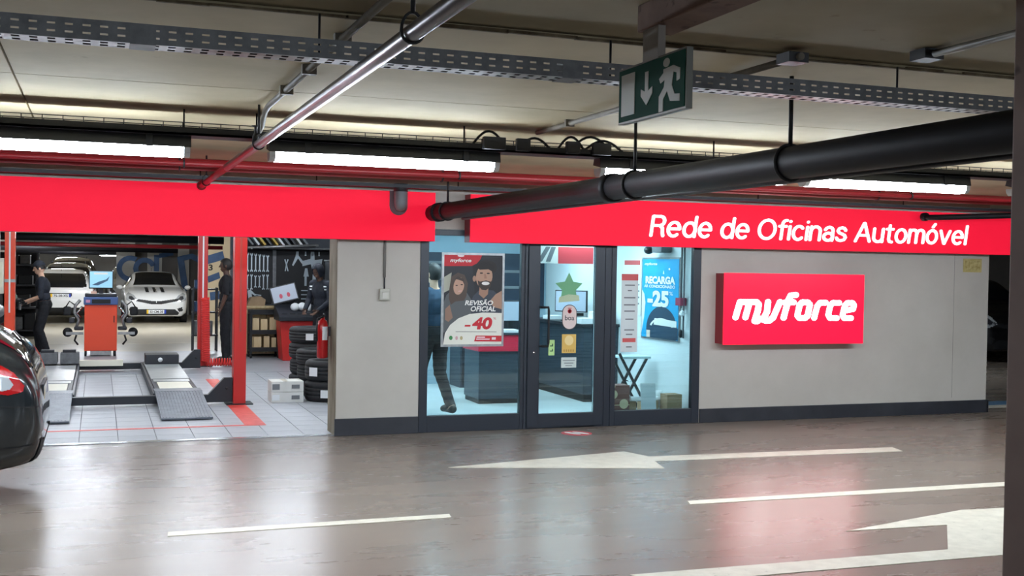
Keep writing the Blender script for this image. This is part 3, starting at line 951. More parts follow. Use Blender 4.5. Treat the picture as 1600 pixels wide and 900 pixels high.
class Car:
    def __init__(self, L=4.06, W=1.73, H=1.45, tab=ST_HATCH):
        self.L, self.W, self.H, self.tab = L, W / 1.73, H / 1.45, tab

    def P(self, t, s, side=1, off=0.0):
        def raw(t, s):
            zl, zb, zr, hl, hb, hr = smoothlerp(self.tab, t)
            pts = [(0, zl), (hl * .88, zl), (hl, zl + .09), (hb + .008, zl + (zb - zl) * .55), (hb, zb), (hr + (hb - hr) * .5, zb + (zr - zb) * .45), (hr + .01, zr - (zr - zb) * .13), (hr * .62, zr - (zr - zb) * .02), (0, zr)]
            f = s * 8
            i = min(int(f), 7)
            u = f - i
            p0, p1, p2, p3 = pts[max(i - 1, 0)], pts[i], pts[i + 1], pts[min(i + 2, 8)]
            if i in (0, 1):
                y = p1[0] + (p2[0] - p1[0]) * u
                z = p1[1] + (p2[1] - p1[1]) * u
            else:
                c = lambda a, b, cc, d: 0.5 * (2 * b + (cc - a) * u + (2 * a - 5 * b + 4 * cc - d) * u * u + (3 * b - a - 3 * cc + d) * u ** 3)
                if i == 7:
                    p3 = (-p1[0], p1[1])
                y, z = c(p0[0], p1[0], p2[0], p3[0]), c(p0[1], p1[1], p2[1], p3[1])
            return Vector(((t - 0.5) * self.L, y * self.W, z * self.H))
        p = raw(t, s)
        if off:
            e = 1e-3
            a = raw(min(t + e, 1), s) - raw(max(t - e, 0), s)
            b = raw(t, min(s + e, 1)) - raw(t, max(s - e, 0))
            nrm = a.cross(b)
            if nrm.length > 1e-12:
                nrm.normalize()
                if nrm.y < 0 and s < 0.7 or (nrm.z < 0 and s >= 0.7):
                    nrm = -nrm
                p = p + nrm * off
        return Vector((p.x, p.y * side, p.z))

    def shell(self):
        ts = sorted(set([0, .003, .006, .0095, .0135, .02, .028, .037, .05, .065, .079] + [0.1 + 0.0225 * k for k in range(37)] + [.945, .955, .965, .975, .985, .992, .997, 1.0]))
        ns = 24
        mb = MB()
        for side in (1, -1):
            vs = [self.P(t, k / ns, side) for t in ts for k in range(ns + 1)]
            fs = [(i * (ns + 1) + k, i * (ns + 1) + k + 1, (i + 1) * (ns + 1) + k + 1, (i + 1) * (ns + 1) + k) for i in range(len(ts) - 1) for k in range(ns)]
            mb.add(vs, fs, True)
            for t in (0, 1.0):
                ring = [self.P(t, k / ns, side) for k in range(ns + 1)]
                mb.add(ring, [tuple(range(ns + 1))], True)
        return mb

    def patch(self, t0, t1, s0, s1, sides=(1, -1), off=0.006, nt=8, ns=6, slant=0.0):
        mb = MB()
        for side in sides:
            vs = []
            for i in range(nt + 1):
                for k in range(ns + 1):
                    u = k / ns
                    vs.append(self.P(min(max(t0 + (t1 - t0) * i / nt + slant * u, 0), 1), s0 + (s1 - s0) * u, side, off))
            fs = [(i * (ns + 1) + k, i * (ns + 1) + k + 1, (i + 1) * (ns + 1) + k + 1, (i + 1) * (ns + 1) + k) for i in range(nt) for k in range(ns)]
            mb.add(vs, fs, True)
        return mb


def inside(p, poly):
    x, y_ = p
    c = False
    j = len(poly) - 1
    for i in range(len(poly)):
        (xi, yi), (xj, yj) = poly[i], poly[j]
        if (yi > y_) != (yj > y_) and x < (xj - xi) * (y_ - yi) / (yj - yi) + xi:
            c = not c
        j = i
    return c


def decal(bvh, poly, axis, sgn, cell=0.02, off=0.006):
    """a skin following the body inside an outline; seen along axis x (outline y,z) or y (outline x,z) from the sgn side"""
    us, vs_ = [p[0] for p in poly], [p[1] for p in poly]
    u0_, v0_ = min(us), min(vs_)
    nu, nv_ = int((max(us) - u0_) / cell) + 1, int((max(vs_) - v0_) / cell) + 1
    idx, verts, faces = {}, [], []

    def vert(i, k):
        if (i, k) in idx:
            return idx[(i, k)]
        u, v = u0_ + i * cell, v0_ + k * cell
        o = Vector((sgn * 5, u, v)) if axis == 'x' else Vector((u, sgn * 5, v))
        d = Vector((-sgn, 0, 0)) if axis == 'x' else Vector((0, -sgn, 0))
        hit, nr, _, _ = bvh.ray_cast(o, d)
        if hit is None:
            idx[(i, k)] = None
            return None
        if nr.dot(d) > 0:
            nr = -nr
        verts.append(hit + nr * off)
        idx[(i, k)] = len(verts) - 1
        return idx[(i, k)]
    for i in range(nu):
        for k in range(nv_):
            if inside((u0_ + (i + .5) * cell, v0_ + (k + .5) * cell), poly):
                q = [vert(i, k), vert(i + 1, k), vert(i + 1, k + 1), vert(i, k + 1)]
                if None not in q:
                    faces.append(tuple(q))
    return MB().add(verts, faces, True)


def make_car(label, paint, loc, rz, L=4.06, W=1.73, H=1.45, plate='', yellow=False, front=True, stripes=False, roof_bars=False, detail=True, name='car'):
    c = Car(L, W, H)
    t = thing(name, label, 'car', loc, rz)
    from mathutils.bvhtree import BVHTree
    sh_ = c.shell()
    bvh = BVHTree.FromPolygons([tuple(v) for v in sh_.v], sh_.f)
    body = sh_.build('body', paint, t, local=True)
    k_ = H / 1.45
    wk = W / 1.73
    fine = 0.004 if not front else 0.02
    fr = 0.01 if stripes else 0.02
    yz = lambda pp, s=1: [(s * y_ * wk, z_ * k_) for y_, z_ in pp]
    xr = lambda pp: [(-L / 2 + d_, z_ * k_) for d_, z_ in pp]
    c.patch(0.505, 0.69, 0.79, 1.0, off=0.006, nt=10, ns=8).build('windscreen', M_autoglass, t, local=True)
    decal(bvh, yz([(-.64, .985), (-.52, .955), (.52, .955), (.64, .985), (.60, 1.24), (.54, 1.33), (-.54, 1.33), (-.60, 1.24)]), 'x', -1).build('rear_window', M_autoglass, t, local=True)
    decal(bvh, yz([(-.66, .2), (.66, .2), (.62, .46), (.4, .43), (-.4, .43), (-.62, .46)]), 'x', -1).build('rear_bumper_trim', M_black, t, local=True)
    decal(bvh, yz([(-.58, .24), (.58, .24), (.62, .30), (.5, .40), (-.5, .40), (-.62, .30)]), 'x', 1, fr).build('lower_intake', M_black, t, local=True)
    decal(bvh, yz([(-.60, .70), (-.12, .63), (.12, .63), (.60, .70), (.58, .63), (.12, .54), (-.12, .54), (-.58, .63)]), 'x', 1, fr).build('grille', M_black, t, local=True)
    for side in (1, -1):
        c.patch(0.16, 0.375, 0.535, 0.72, (side,), nt=10).build('side_window', M_autoglass, t, local=True)
        c.patch(0.39, 0.60, 0.535, 0.72, (side,), nt=10).build('side_window', M_autoglass, t, local=True)
        tlo = decal(bvh, xr([(.12, .86), (.13, .82), (.22, .80), (.40, .83), (.60, .90), (.56, .95), (.42, 1.0), (.28, 1.0), (.19, .95)]), 'y', side, fine, 0.008).build('tail_lamp', M_taillamp, t, local=True)
        decal(bvh, xr([(.19, .87), (.21, .84), (.26, .83), (.36, .85), (.42, .89), (.39, .93), (.30, .945), (.22, .92)]), 'y', side, fine, 0.011).build('reversing_lamp', M_lampclear, tlo, local=True)
        hl = decal(bvh, yz([(.50, .66), (.60, .79), (.74, .86), (.80, .80), (.80, .66), (.68, .60)], side), 'x', 1, fr).build('headlamp', M_lampclear, t, local=True)
        decal(bvh, yz([(.57, .68), (.66, .76), (.73, .76), (.74, .69), (.66, .64)], side), 'x', 1, fr, 0.009).build('lamp_insert', M_dark, hl, local=True)
        decal(bvh, yz([(.56, .42), (.70, .46), (.72, .36), (.62, .32)], side), 'x', 1).build('fog_lamp', M_black, t, local=True)
        mi = MB().ball(((0.60 - .5) * L, side * (W / 2 + 0.09), 0.98 * H / 1.45), 0.07, 0.09, 0.065)
        mi.build('mirror', paint, t, local=True)
        for wx in (-0.30, 0.315):
            w = MB().lathe([(0.19, -0.1), (0.29, -0.1), (0.305, -0.07), (0.305, 0.07), (0.29, 0.1), (0.19, 0.1)], (wx * L, side * (W / 2 - 0.092), 0.305), 'y', 28).build('wheel', M_tyre, t, local=True)
            rim = MB().lathe([(0.0, 0.03), (0.05, 0.03), (0.06, 0.02), (0.17, 0.05), (0.19, 0.09), (0.2, 0.09), (0.2, -0.05), (0.0, -0.05)] if side > 0 else [(0.0, -0.03), (0.05, -0.03), (0.06, -0.02), (0.17, -0.05), (0.19, -0.09), (0.2, -0.09), (0.2, 0.05), (0.0, 0.05)], (wx * L, side * (W / 2 - 0.092), 0.305), 'y', 24).build('rim', M_galvlight, w, local=True)
            MB().lathe([(0, -0.008), (0.375, -0.008), (0.375, 0.008), (0, 0.008)], (wx * L, side * (W / 2 - 0.012), 0.33), 'y', 28).build('wheel_arch', M_black, t, local=True)
    # number plates
    for fx, sg in ((0.5, 1), (-0.5, -1)):
        x = fx * L + sg * 0.004
        zc = (0.33 if fx > 0 else 0.74) * H / 1.45
        hit_ = bvh.ray_cast(Vector((sg * 5, 0.1, zc)), Vector((-sg, 0, 0)))[0]
        x = hit_.x + sg * 0.004
        MBp = MB().box(min(x, x - sg * 0.05), max(x, x - sg * 0.05) + 0.004, -0.26, 0.26, zc - 0.055, zc + 0.055)
        MB().box(min(x, x - sg * 0.06) + (0.002 if sg < 0 else -0.004), max(x, x - sg * 0.06) - (0.004 if sg > 0 else -0.002), -0.285, 0.285, zc - 0.075, zc + 0.075).build('plate_holder', M_black, t, local=True)
        pl = MBp.build('number_plate', M_label, t, local=True)
        xf = x + (sg * 0.006 if sg > 0 else -0.002)
        MB().add([(xf, -0.26, zc - 0.055), (xf, -0.21, zc - 0.055), (xf, -0.21, zc + 0.055), (xf, -0.26, zc + 0.055)], [(0, 1, 2, 3)]).build('plate_band', mat('plate_blue', (30, 60, 170), 0.5) if sg < 0 else mat('plate_yellow', (235, 190, 40), 0.5), pl, local=True)
        MB().add([(xf, 0.26, zc - 0.055), (xf, 0.21, zc - 0.055), (xf, 0.21, zc + 0.055), (xf, 0.26, zc + 0.055)], [(0, 1, 2, 3)]).build('plate_band', mat('plate_yellow', (235, 190, 40), 0.5) if sg < 0 else mat('plate_blue', (30, 60, 170), 0.5), pl, local=True)
        if plate and detail:
            tm = MB()
            xt = xf + sg * 0.002
            text_on(tm, plate, 0, 0, 0, 0, 0, bold=0.02, frame=(lambda u, v, w, xt=xt, sg=sg, zc=zc: (xt, sg * (u - 0.5) * 0.36, zc - 0.032 + v * 0.064)))
            tm.build('plate_text', M_black, pl, local=True)
    if stripes:
        for yc in (-.25, -.04, .17):
            decal(bvh, [(yc - .03, .865), (yc + .06, .865), (yc + .04, .99), (yc - .05, .99)], 'x', 1, 0.01, 0.008).build('bonnet_stripe', M_black, t, local=True)
        bx = bvh.ray_cast(Vector((5, 0, 0.62)), Vector((-1, 0, 0)))[0].x
        MB().prism([(0, .72), (0.06, .61), (0, .50), (-0.06, .61)], 0.03, 'yz', bx - 0.005).build('badge', M_chrome, t, local=True)
        MB().prism([(0, .665), (0.028, .61), (0, .555), (-0.028, .61)], 0.003, 'yz', bx + 0.025).build('badge_centre', M_black, t, local=True)
    if roof_bars:
        for sd in (1, -1):
            MB().tube([((0.20 - .5) * L, sd * 0.5, H - 0.03), ((0.24 - .5) * L, sd * 0.5, H + 0.04), ((0.46 - .5) * L, sd * 0.5, H + 0.04), ((0.5 - .5) * L, sd * 0.5, H - 0.02)], 0.014, 7).build('roof_bar', M_dark, t, local=True)
    MB().tube([((0.16 - .5) * L, 0, H * 0.965), ((0.12 - .5) * L, 0, H * 1.06)], 0.006, 6).build('aerial', M_black, t, local=True)
    return t


# dark hatchback parked in the aisle: rear end toward +X
fc = make_car('dark grey hatchback seen from its rear corner at the photo edge', M_cardark, (-0.36 - 2.03, 9.42, 0), pi, plate='', front=False)
ccar = Car()
from mathutils.bvhtree import BVHTree as BT_
_s = ccar.shell()
_b = BT_.FromPolygons([tuple(v) for v in _s.v], _s.f)
for sd in (1, -1):
    decal(_b, [(-2.03 + .03, .70), (-2.03 + .5, .735), (-2.03 + .86, .70), (-2.03 + .86, .71), (-2.03 + .5, .745), (-2.03 + .03, .71)], 'y', sd, 0.004, 0.004).build('bumper_seam', M_black, fc, local=True)
    decal(_b, [(-2.03 + .06, .43), (-2.03 + .62, .40), (-2.03 + .62, .408), (-2.03 + .06, .438)], 'y', sd, 0.004, 0.004).build('bumper_crease', M_black, fc, local=True)
sp_ = MB()
sp_.add([ccar.P(0.118, 0.78, 1) + Vector((-0.02, 0, 0.03)), ccar.P(0.118, 0.78, -1) + Vector((-0.02, 0, 0.03)), ccar.P(0.16, 0.8, -1) + Vector((0, 0, 0.02)), ccar.P(0.16, 0.8, 1) + Vector((0, 0, 0.02))], [(0, 1, 2, 3)])
sp_.build('spoiler', M_cardark, fc, local=True, solid=0.02)
MB().tube([(-2.03 + 0.12, 0.1, 1.06), (-2.03 + 0.2, -0.1, 1.14), (-2.03 + 0.26, -0.35, 1.18)], 0.008, 6).build('rear_wiper', M_black, fc, local=True)

# cars in the hall behind the workshop
make_car('white hatchback facing us with three black marks on its bonnet', M_carwhite, (1.55, 35.3, 0), -pi / 2, plate='33-CM-38', stripes=True)
make_car('white estate car showing its back and number plate beside the mechanic', M_carwhite, (-0.95, 35.3, 0), pi / 2, W=1.78, H=1.50, L=4.3, plate='75-20-XS')
make_car('silver car with roof bars parked behind the white estate', M_carsilver, (-0.9, 40.6, 0), pi / 2, W=1.8, H=1.66, L=4.4, roof_bars=True, detail=False)
make_car('pale car between the white estate and the marked hatchback', M_carsilver, (1.1, 40.9, 0), -pi / 2, W=1.7, H=1.58, L=4.2, detail=False)
make_car('black car far back with roof showing over the others', M_carblack, (-0.9, 46.5, 0), pi / 2, W=1.85, H=1.86, L=4.5, roof_bars=True, detail=False)
make_car('white car far back behind the hatchback with bonnet marks', M_carwhite, (1.5, 46.8, 0), -pi / 2, W=1.75, H=1.7, L=4.3, detail=False)
make_car('black car in the dark bay past the end of the wall', M_carblack, (17.75, 20.2 - 0.6, 0), -pi / 2 - 0.25, W=1.84, H=1.68, L=4.3, detail=False)

# ------------------------------------------------------------------ hall behind the workshop
pn = struct(B(2.85, 3.75, 34.4, 34.7, 0, CEIL).build('wall_hall_cream', mat('cream_wall', (206, 190, 158), 0.8)))
bw = struct(B(0.55, 9, 38.6, 38.8, 0, CEIL).build('wall_hall_letters', mat('hall_panel_shaded', (92, 88, 84), 0.8)))  # shading between the pilasters is put into the dark panel colour
struct(B(-14, -2.6, 38.6, 38.8, 0, CEIL).build('wall_hall_left', M_darkwall))
for (xa, xb) in ((0.55, 1.12), (1.5, 1.95), (2.45, 2.8)):
    struct(B(xa, xb, 38.45, 38.6, 0, CEIL).build('trim_pilaster', M_greywall))


def wall_letter(polys, y, label):
    t = thing('wall_letter', label, 'lettering', (polys[0][0][0], y, polys[0][0][1]), group='painted blue wall letters')
    for p in polys:
        MB().prism(p, 0.02, 'xz', y - 0.02).build('stroke', M_blue, t)


def ringpoly(cx, cz, r0_, r1_, a0, a1, n=16, sx=1.0):
    out = [(cx + r1_ * sx * cos(a0 + (a1 - a0) * k / n), cz + r1_ * sin(a0 + (a1 - a0) * k / n)) for k in range(n + 1)]
    inn = [(cx + r0_ * sx * cos(a0 + (a1 - a0) * k / n), cz + r0_ * sin(a0 + (a1 - a0) * k / n)) for k in range(n, -1, -1)]
    return out + inn


Yw = 38.45
wall_letter([ringpoly(0.98, 1.5, 0.26, 0.42, radians(60), radians(290))], Yw, 'blue painted letter C nearest the parked silver car')
wall_letter([ringpoly(1.42, 1.5, 0.2, 0.36, radians(20), radians(340))], Yw, 'blue painted round letter on the wall behind the marked hatchback')
wall_letter([[(1.7, 0.6), (1.86, 0.6), (1.86, 1.95), (1.7, 1.95)], [(1.86, 1.85), (2.3, 1.95), (2.3, 2.1), (1.86, 2.0)]], Yw, 'blue painted letter r on the wall behind the marked hatchback')
wall_letter([[(2.42, 1.9), (2.62, 1.96), (2.78, 0.9), (2.62, 0.6)], [(2.62, 1.96), (2.9, 2.02), (3.1, 1.92), (3.1, 1.72), (2.86, 1.84), (2.62, 1.78)]], Yw, 'big slanted blue painted letter in the shaded panel')
wall_letter([[(3.02, 1.68), (3.52, 1.84), (3.46, 2.08), (2.96, 1.92)], [(2.86, 1.0), (3.02, 0.9), (3.02, 1.86), (2.86, 1.9)], [(3.06, 1.14), (3.4, 1.28), (3.36, 1.46), (3.02, 1.32)]], 34.4, 'large blue painted letter on the cream wall behind the red post')
wall_letter([[(3.12, 0.62), (3.4, 0.66), (3.38, 0.9), (3.1, 0.86)]], 34.4, 'small blue painted patch low on the cream wall')
d3 = MB()
text_on(d3, '3', 3.06, 3.18, 1.5, 1.68, 34.395, bold=0.03)
tag(d3.build('wall_digit', M_black), 'black digit 3 on the cream wall', 'lettering')
# services at the back of the workshop
for zz, yy, r, m, nm, lab in ((2.04, 23.4, 0.04, M_redpipe, 'red_pipe', 'red pipe across the back of the workshop above the mechanic'), (2.18, 23.2, 0.075, M_blackpipe, 'air_duct', 'dark round duct above the red pipe at the workshop back'), (2.36, 22.6, 0.06, M_galv, 'air_duct', 'grey round duct highest at the workshop back'),
                              (2.10, 37.0, 0.09, M_blackpipe, 'air_duct', 'black duct crossing the hall over the estate car'), (2.06, 48.4, 0.1, M_blackpipe, 'air_duct', 'black duct crossing the hall deeper inside')):
    tt = thing(nm, lab, 'pipe', (0, yy, zz))
    MB().tube([(-3.4, yy, zz), (2.35, yy, zz)], r, 14).build('pipe_run', m, tt)
    for xa in (-1.8, 0.4, 2.1):
        MB().tube([(xa, yy, zz + r), (xa, yy, CEIL)], 0.006, 6).build('hanger_rod', M_rod, tt)
for (x, y, ln, lab) in ((-1.8, 47, 1.05, 'far tube lamp above the silver car'), (0.04, 55, 0.76, 'small far tube lamp deepest in the hall'), (0.80, 42.0, 0.95, 'far tube lamp above the marked white hatchback'), (-4.5, 45, 1.5, 'far tube lamp at the left of the hall'),
                        (-0.8, 30, 1.5, 'hall tube lamp over the lane behind the lift'), (2.0, 30, 1.5, 'hall tube lamp over the lane by the cream wall'), (5.5, 44, 1.5, 'hall tube lamp beyond the lettered wall'), (-3.5, 36, 1.5, 'hall tube lamp over the estate car')):
    lamp(x, x + ln, y, {47: 2.15, 55: 1.96, 42.0: 2.10}.get(y, 2.55), M_tube_far, label=lab, group='hall tube lamps', simple=True)
for (x, y, wh) in ((-1.6, 13.2, 'over the lift front, orange post side'), (0.6, 13.2, 'over the lift front, red post side'), (-1.6, 17.0, 'over the lift middle, orange post side'), (0.6, 17.0, 'over the lift middle, red post side'), (1.75, 15.5, 'over the tyre stacks'), (2.6, 19.2, 'over the hooded worker'), (-1.0, 21.0, 'over the mechanic in the cap')):
    lamp(x, x + 1.3, y, 2.58, M_tube_shop, label='white workshop ceiling tube lamp ' + wh, group='workshop tube lamps', simple=True)

# ------------------------------------------------------------------ four post lift
lf_ = thing('car_lift', 'low four-post car lift with red posts, dark runways and ramps', 'car lift', (0.17, 17, 0))
for (px, py, m) in ((1.65, 14.3, M_redlift), (1.65, 19.6, M_redlift), (-1.31, 14.3, M_orange), (-1.31, 19.6, M_orange)):
    sgn = 1 if px > 0 else -1
    po = MB().prism([(px - 0.075, py - 0.1), (px + 0.075, py - 0.1), (px + 0.075, py + 0.1), (px - 0.075, py + 0.1)], 2.25, 'xy', 0.0).build('post', m, lf_, bevel=0.006)
    B(px - 0.16, px + 0.16, py - 0.15, py + 0.15, 0, 0.015).build('base_plate', M_liftdark, lf_)
    B(px - 0.012, px + 0.012, py - 0.115, py - 0.1, 0.9, 2.2).build('cable_strip', M_label if m is M_orange or py > 16 else mat('post_edge', (170, 60, 52), 0.4), po)
    if m is M_orange:
        B(px - 0.078, px + 0.078, py - 0.104, py + 0.104, 1.38, 1.43).build('clamp_band', M_galvlight, po)
for yy in (14.3, 18.95):
    bm_ = MB().prism([(-1.23, 0.03), (1.57, 0.03), (1.57, 0.33), (1.47, 0.33), (1.28, 0.125), (-0.94, 0.125), (-1.13, 0.33), (-1.23, 0.33)], 0.1, 'xz', yy - 0.05).build('cross_beam', M_liftdark, lf_, bevel=0.004)
    for sx in (1.5, -1.16):
        MB().lathe([(0, -0.012), (0.016, -0.012), (0.018, 0)], (sx, yy - 0.05, 0.2), 'y', 10).build('bolt', M_rod, bm_)
for side, (xa, xb) in enumerate(((-0.81, -0.29), (0.68, 1.20))):
    rw = MB()
    rw.box(xa, xb, 14.42, 18.9, 0.06, 0.13)
    rw.box(xa, xa + 0.05, 14.42, 18.9, 0.13, 0.15)
    rw.box(xb - 0.05, xb, 14.42, 18.9, 0.13, 0.15)
    r_ = rw.build('runway', M_liftdark, lf_, bevel=0.004)
    B(xa + 0.06, xb - 0.06, 14.75, 15.6, 0.13, 0.156).build('turn_plate', M_cream, r_)
    B(xa + 0.03, xb - 0.03, 15.72, 16.0, 0.13, 0.152).build('filler_plate', M_plate, r_)
    B(xa + 0.01, xb - 0.01, 16.05, 18.3, 0.13, 0.155).build('tread_plate', M_plate, r_)
    B(xa - 0.02, xb + 0.02, 14.38, 14.72, 0.12, 0.165).build('ramp_hinge', M_ramp, r_)
    rp2 = MB().prism([(12.9, 0.012), (12.9, 0.03), (14.4, 0.165), (14.4, 0.13)], xb - xa + 0.03, 'yz', xa - 0.015).build('ramp', M_ramp, lf_)
    rib = MB()
    k = xa
    while k < xb:
        rib.prism([(12.93, 0.03), (12.93, 0.036), (14.36, 0.168), (14.36, 0.16)], 0.012, 'yz', k)
        k += 0.035
    rib.build('ramp_ribs', M_ramp, rp2)
    if side == 1:
        B(xa + 0.02, xb - 0.0, 18.35, 18.8, 0.15, 0.3).build('wheel_stop', M_liftdark, lf_, bevel=0.01)
        MB().lathe([(0, -0.006), (0.035, -0.006), (0.035, 0.0)], (0.92, 18.35, 0.22), 'y', 14).build('stop_badge', M_label, lf_)
B(-0.26, 0.38, 18.72, 18.88, 0.1, 0.19).build('white_crossbar', M_cream, lf_, bevel=0.004)
for dz in (0.03,):
    MB().bar((-0.27, 14.4, 0.09), (-0.27, 18.9, 0.09), 0.03, 0.1).build('inner_rail', M_liftdark, lf_)
    MB().bar((0.66, 14.4, 0.09), (0.66, 18.9, 0.09), 0.03, 0.1).build('inner_rail', M_liftdark, lf_)
for k, xa in enumerate((-0.84, -0.53)):
    wb = thing('wheel_chock', ('grey wheel chock block on the lift nearer the mechanic', 'grey wheel chock block on the lift nearer the red cabinet')[k], 'chock', (xa + 0.13, 18.75, 0.156), group='grey chock blocks')
    MB().prism([(18.55, 0.156), (18.95, 0.156), (18.9, 0.32), (18.6, 0.32)], 0.27, 'yz', xa).build('block', noisy('chock_rubber', (84, 86, 90), (104, 106, 110), scale=9, rough=0.8), wb, bevel=0.01)
    B(xa + 0.03, xa + 0.22, 18.68, 18.85, 0.32, 0.36).build('pad', M_liftdark, wb)

# red spiral air hose on the rear post
hose = []
for k in range(520):
    a = k * 0.55
    if k < 400:
        z = 1.15 - k / 400 * 1.05
        hose.append((1.68 + 0.058 * cos(a) + 0.02 * (k / 400), 19.41 + 0.058 * sin(a), z))
    else:
        u = (k - 400) / 120
        hose.append((1.70 + 0.46 * u, 19.41 + 0.058 * sin(a), 0.08 + 0.055 * cos(a)))
hs = tag(MB().tube(hose, 0.015, 6).build('air_hose', mat('hose_red', (226, 52, 50), 0.4)), 'coiled red air hose hanging on the rear red lift post', 'hose')
cb = thing('control_box', 'cream control box on the orange lift post', 'box', (-1.46, 19.5, 1.2))
B(-1.53, -1.39, 19.42, 19.62, 1.2, 1.76).build('case', M_cream, cb, bevel=0.01)
B(-1.51, -1.41, 19.41, 19.42, 1.3, 1.7).build('lid', mat('cream_lid', (236, 230, 206), 0.45), cb)
MB().tube([(-1.46, 19.5, 1.76), (-1.46, 19.5, 2.4)], 0.012, 7).build('supply_tube', M_label, cb)

# ------------------------------------------------------------------ wheel aligner cabinet
al = thing('aligner_cabinet', 'red wheel aligner cabinet with blue top and tilted screen', 'machine', (0.055, 22.1, 0))
B(-0.225, 0.335, 21.9, 22.35, 0.1, 0.94).build('cabinet', M_orange, al, bevel=0.01)
B(0.275, 0.29, 21.885, 21.9, 0.62, 0.74).build('handle', M_black, al)
B(-0.24, 0.35, 21.87, 22.37, 0.94, 1.08).build('console', M_bluelight, al, bevel=0.012)
B(-0.1, 0.22, 21.862, 21.872, 0.965, 1.04).build('printer_slot', M_black, al)
B(-0.2, -0.13, 21.862, 21.872, 0.98, 1.03).build('sticker', mat('sticker_pink', (200, 140, 170), 0.5), al)
B(-0.22, 0.33, 21.95, 22.3, 1.08, 1.14).build('keyboard_shelf', M_liftdark, al, bevel=0.01)
B(0.02, 0.09, 22.1, 22.16, 1.14, 1.25).build('screen_neck', M_dark, al)
scr = B(-0.155, 0.265, 22.05, 22.09, 1.23, 1.56).build('screen_case', M_dark, al, bevel=0.008)
B(-0.14, 0.25, 22.044, 22.05, 1.25, 1.545).build('screen', M_screen, scr)
B(-0.07, 0.17, 22.042, 22.044, 1.49, 1.525).build('screen_title', M_printwhite, scr)
MB().prism([(-0.1, 1.3), (0.02, 1.36), (0.14, 1.4), (0.2, 1.46), (0.17, 1.38), (0.06, 1.32), (0.0, 1.29)], -0.002, 'xz', 22.044).build('screen_drawing', mat('screen_dark', (70, 100, 130), 0.5), scr)
B(-0.12, -0.02, 21.96, 22.06, 1.14, 1.18).build('mouse', mat('peach_cloth', (220, 180, 160), 0.7), al)
for sx in (-0.2, 0.3):
    MB().lathe([(0, -0.02), (0.05, -0.02), (0.05, 0.02), (0, 0.02)], (sx, 21.95, 0.05), 'x', 14).build('castor', M_black, al)
    MB().lathe([(0, -0.02), (0.05, -0.02), (0.05, 0.02), (0, 0.02)], (sx, 22.3, 0.05), 'x', 14).build('castor', M_black, al)
B(-0.12, 0.24, 21.95, 22.3, 0.02, 0.1).build('plinth', M_galvlight, al)
for sg, x0_ in ((-1, -0.24), (1, 0.35)):
    MB().bar((x0_, 22.1, 0.41), (x0_ + sg * 0.3, 22.1, 0.41), 0.05, 0.05).build('side_arm', M_galvlight, al)
    MB().tube([(x0_ + sg * 0.12, 22.1, 0.38), (x0_ + sg * 0.15, 22.1, 0.28), (x0_ + sg * 0.09, 22.1, 0.2)], 0.018, 7).build('hook', M_black, al)
    hdz = thing('wheel_clamp', 'silver and black wheel clamp head hung beside the red cabinet, ' + ('mechanic side' if sg < 0 else 'post side'), 'clamp', (x0_ + sg * 0.2, 22.08, 0.43), group='aligner wheel clamps')
    MB().tube([(x0_ + sg * 0.06, 22.05, 1.02), (x0_ + sg * 0.14, 22.04, 0.92), (x0_ + sg * 0.16, 22.04, 0.8), (x0_ + sg * 0.08, 22.05, 0.66), (x0_ + sg * 0.12, 22.05, 0.52)], 0.028, 8).build('clamp_arm', M_galvlight, hdz)
    MB().tube([(x0_ + sg * 0.02, 22.02, 0.9), (x0_ + sg * 0.12, 22.02, 0.78), (x0_ + sg * 0.04, 22.02, 0.7)], 0.02, 8).build('clamp_link', M_chrome, hdz)
    MB().box(x0_ + sg * 0.28 - 0.07, x0_ + sg * 0.28 + 0.07, 22.0, 22.14, 0.74, 0.9).build('sensor_head', M_black, hdz, bevel=0.03)
    MB().box(x0_ + sg * 0.2 - 0.05, x0_ + sg * 0.2 + 0.05, 22.0, 22.12, 0.6, 0.7).build('battery', M_dark, hdz, bevel=0.02)
    MB().lathe([(0, -0.04), (0.085, -0.04), (0.085, 0.04), (0.04, 0.05), (0, 0.05)], (x0_ + sg * 0.27, 22.14, 0.43), 'y', 16).build('target_disc', M_black, hdz)
    MB().box(x0_ + sg * 0.08 - 0.08, x0_ + sg * 0.08 + 0.08, 22.0, 22.1, 0.47, 0.54).build('knuckle', M_dark, hdz, bevel=0.02)
    MB().tube([(x0_ + sg * 0.3, 22.0, 0.9), (x0_ + sg * 0.24, 21.98, 1.0), (x0_ + sg * 0.16, 22.0, 0.94)], 0.012, 7).build('cable', M_black, hdz)

# ------------------------------------------------------------------ right side of the workshop
def tyre_proto():
    t = thing('tyre', 'x', 'tyre', (0, 0, 0), group='stacked tyres')
    MB().lathe([(0.2, 0.02), (0.22, 0.005), (0.27, 0.0), (0.295, 0.015), (0.31, 0.05), (0.312, 0.07), (0.303, 0.072), (0.303, 0.08), (0.312, 0.082), (0.313, 0.115), (0.304, 0.117), (0.304, 0.127), (0.313, 0.129), (0.312, 0.16), (0.303, 0.162), (0.303, 0.17), (0.31, 0.172), (0.308, 0.2), (0.295, 0.225), (0.27, 0.24), (0.22, 0.235), (0.2, 0.22), (0.2, 0.02)], (0, 0, 0), 'z', 32).build('tread', M_tyre, t, local=True)
    MB().lathe([(0.25, 0.2405), (0.262, 0.2415), (0.262, 0.2405)], (0, 0, 0), 'z', 32).build('sidewall_ring', M_black, t, local=True)
    return t


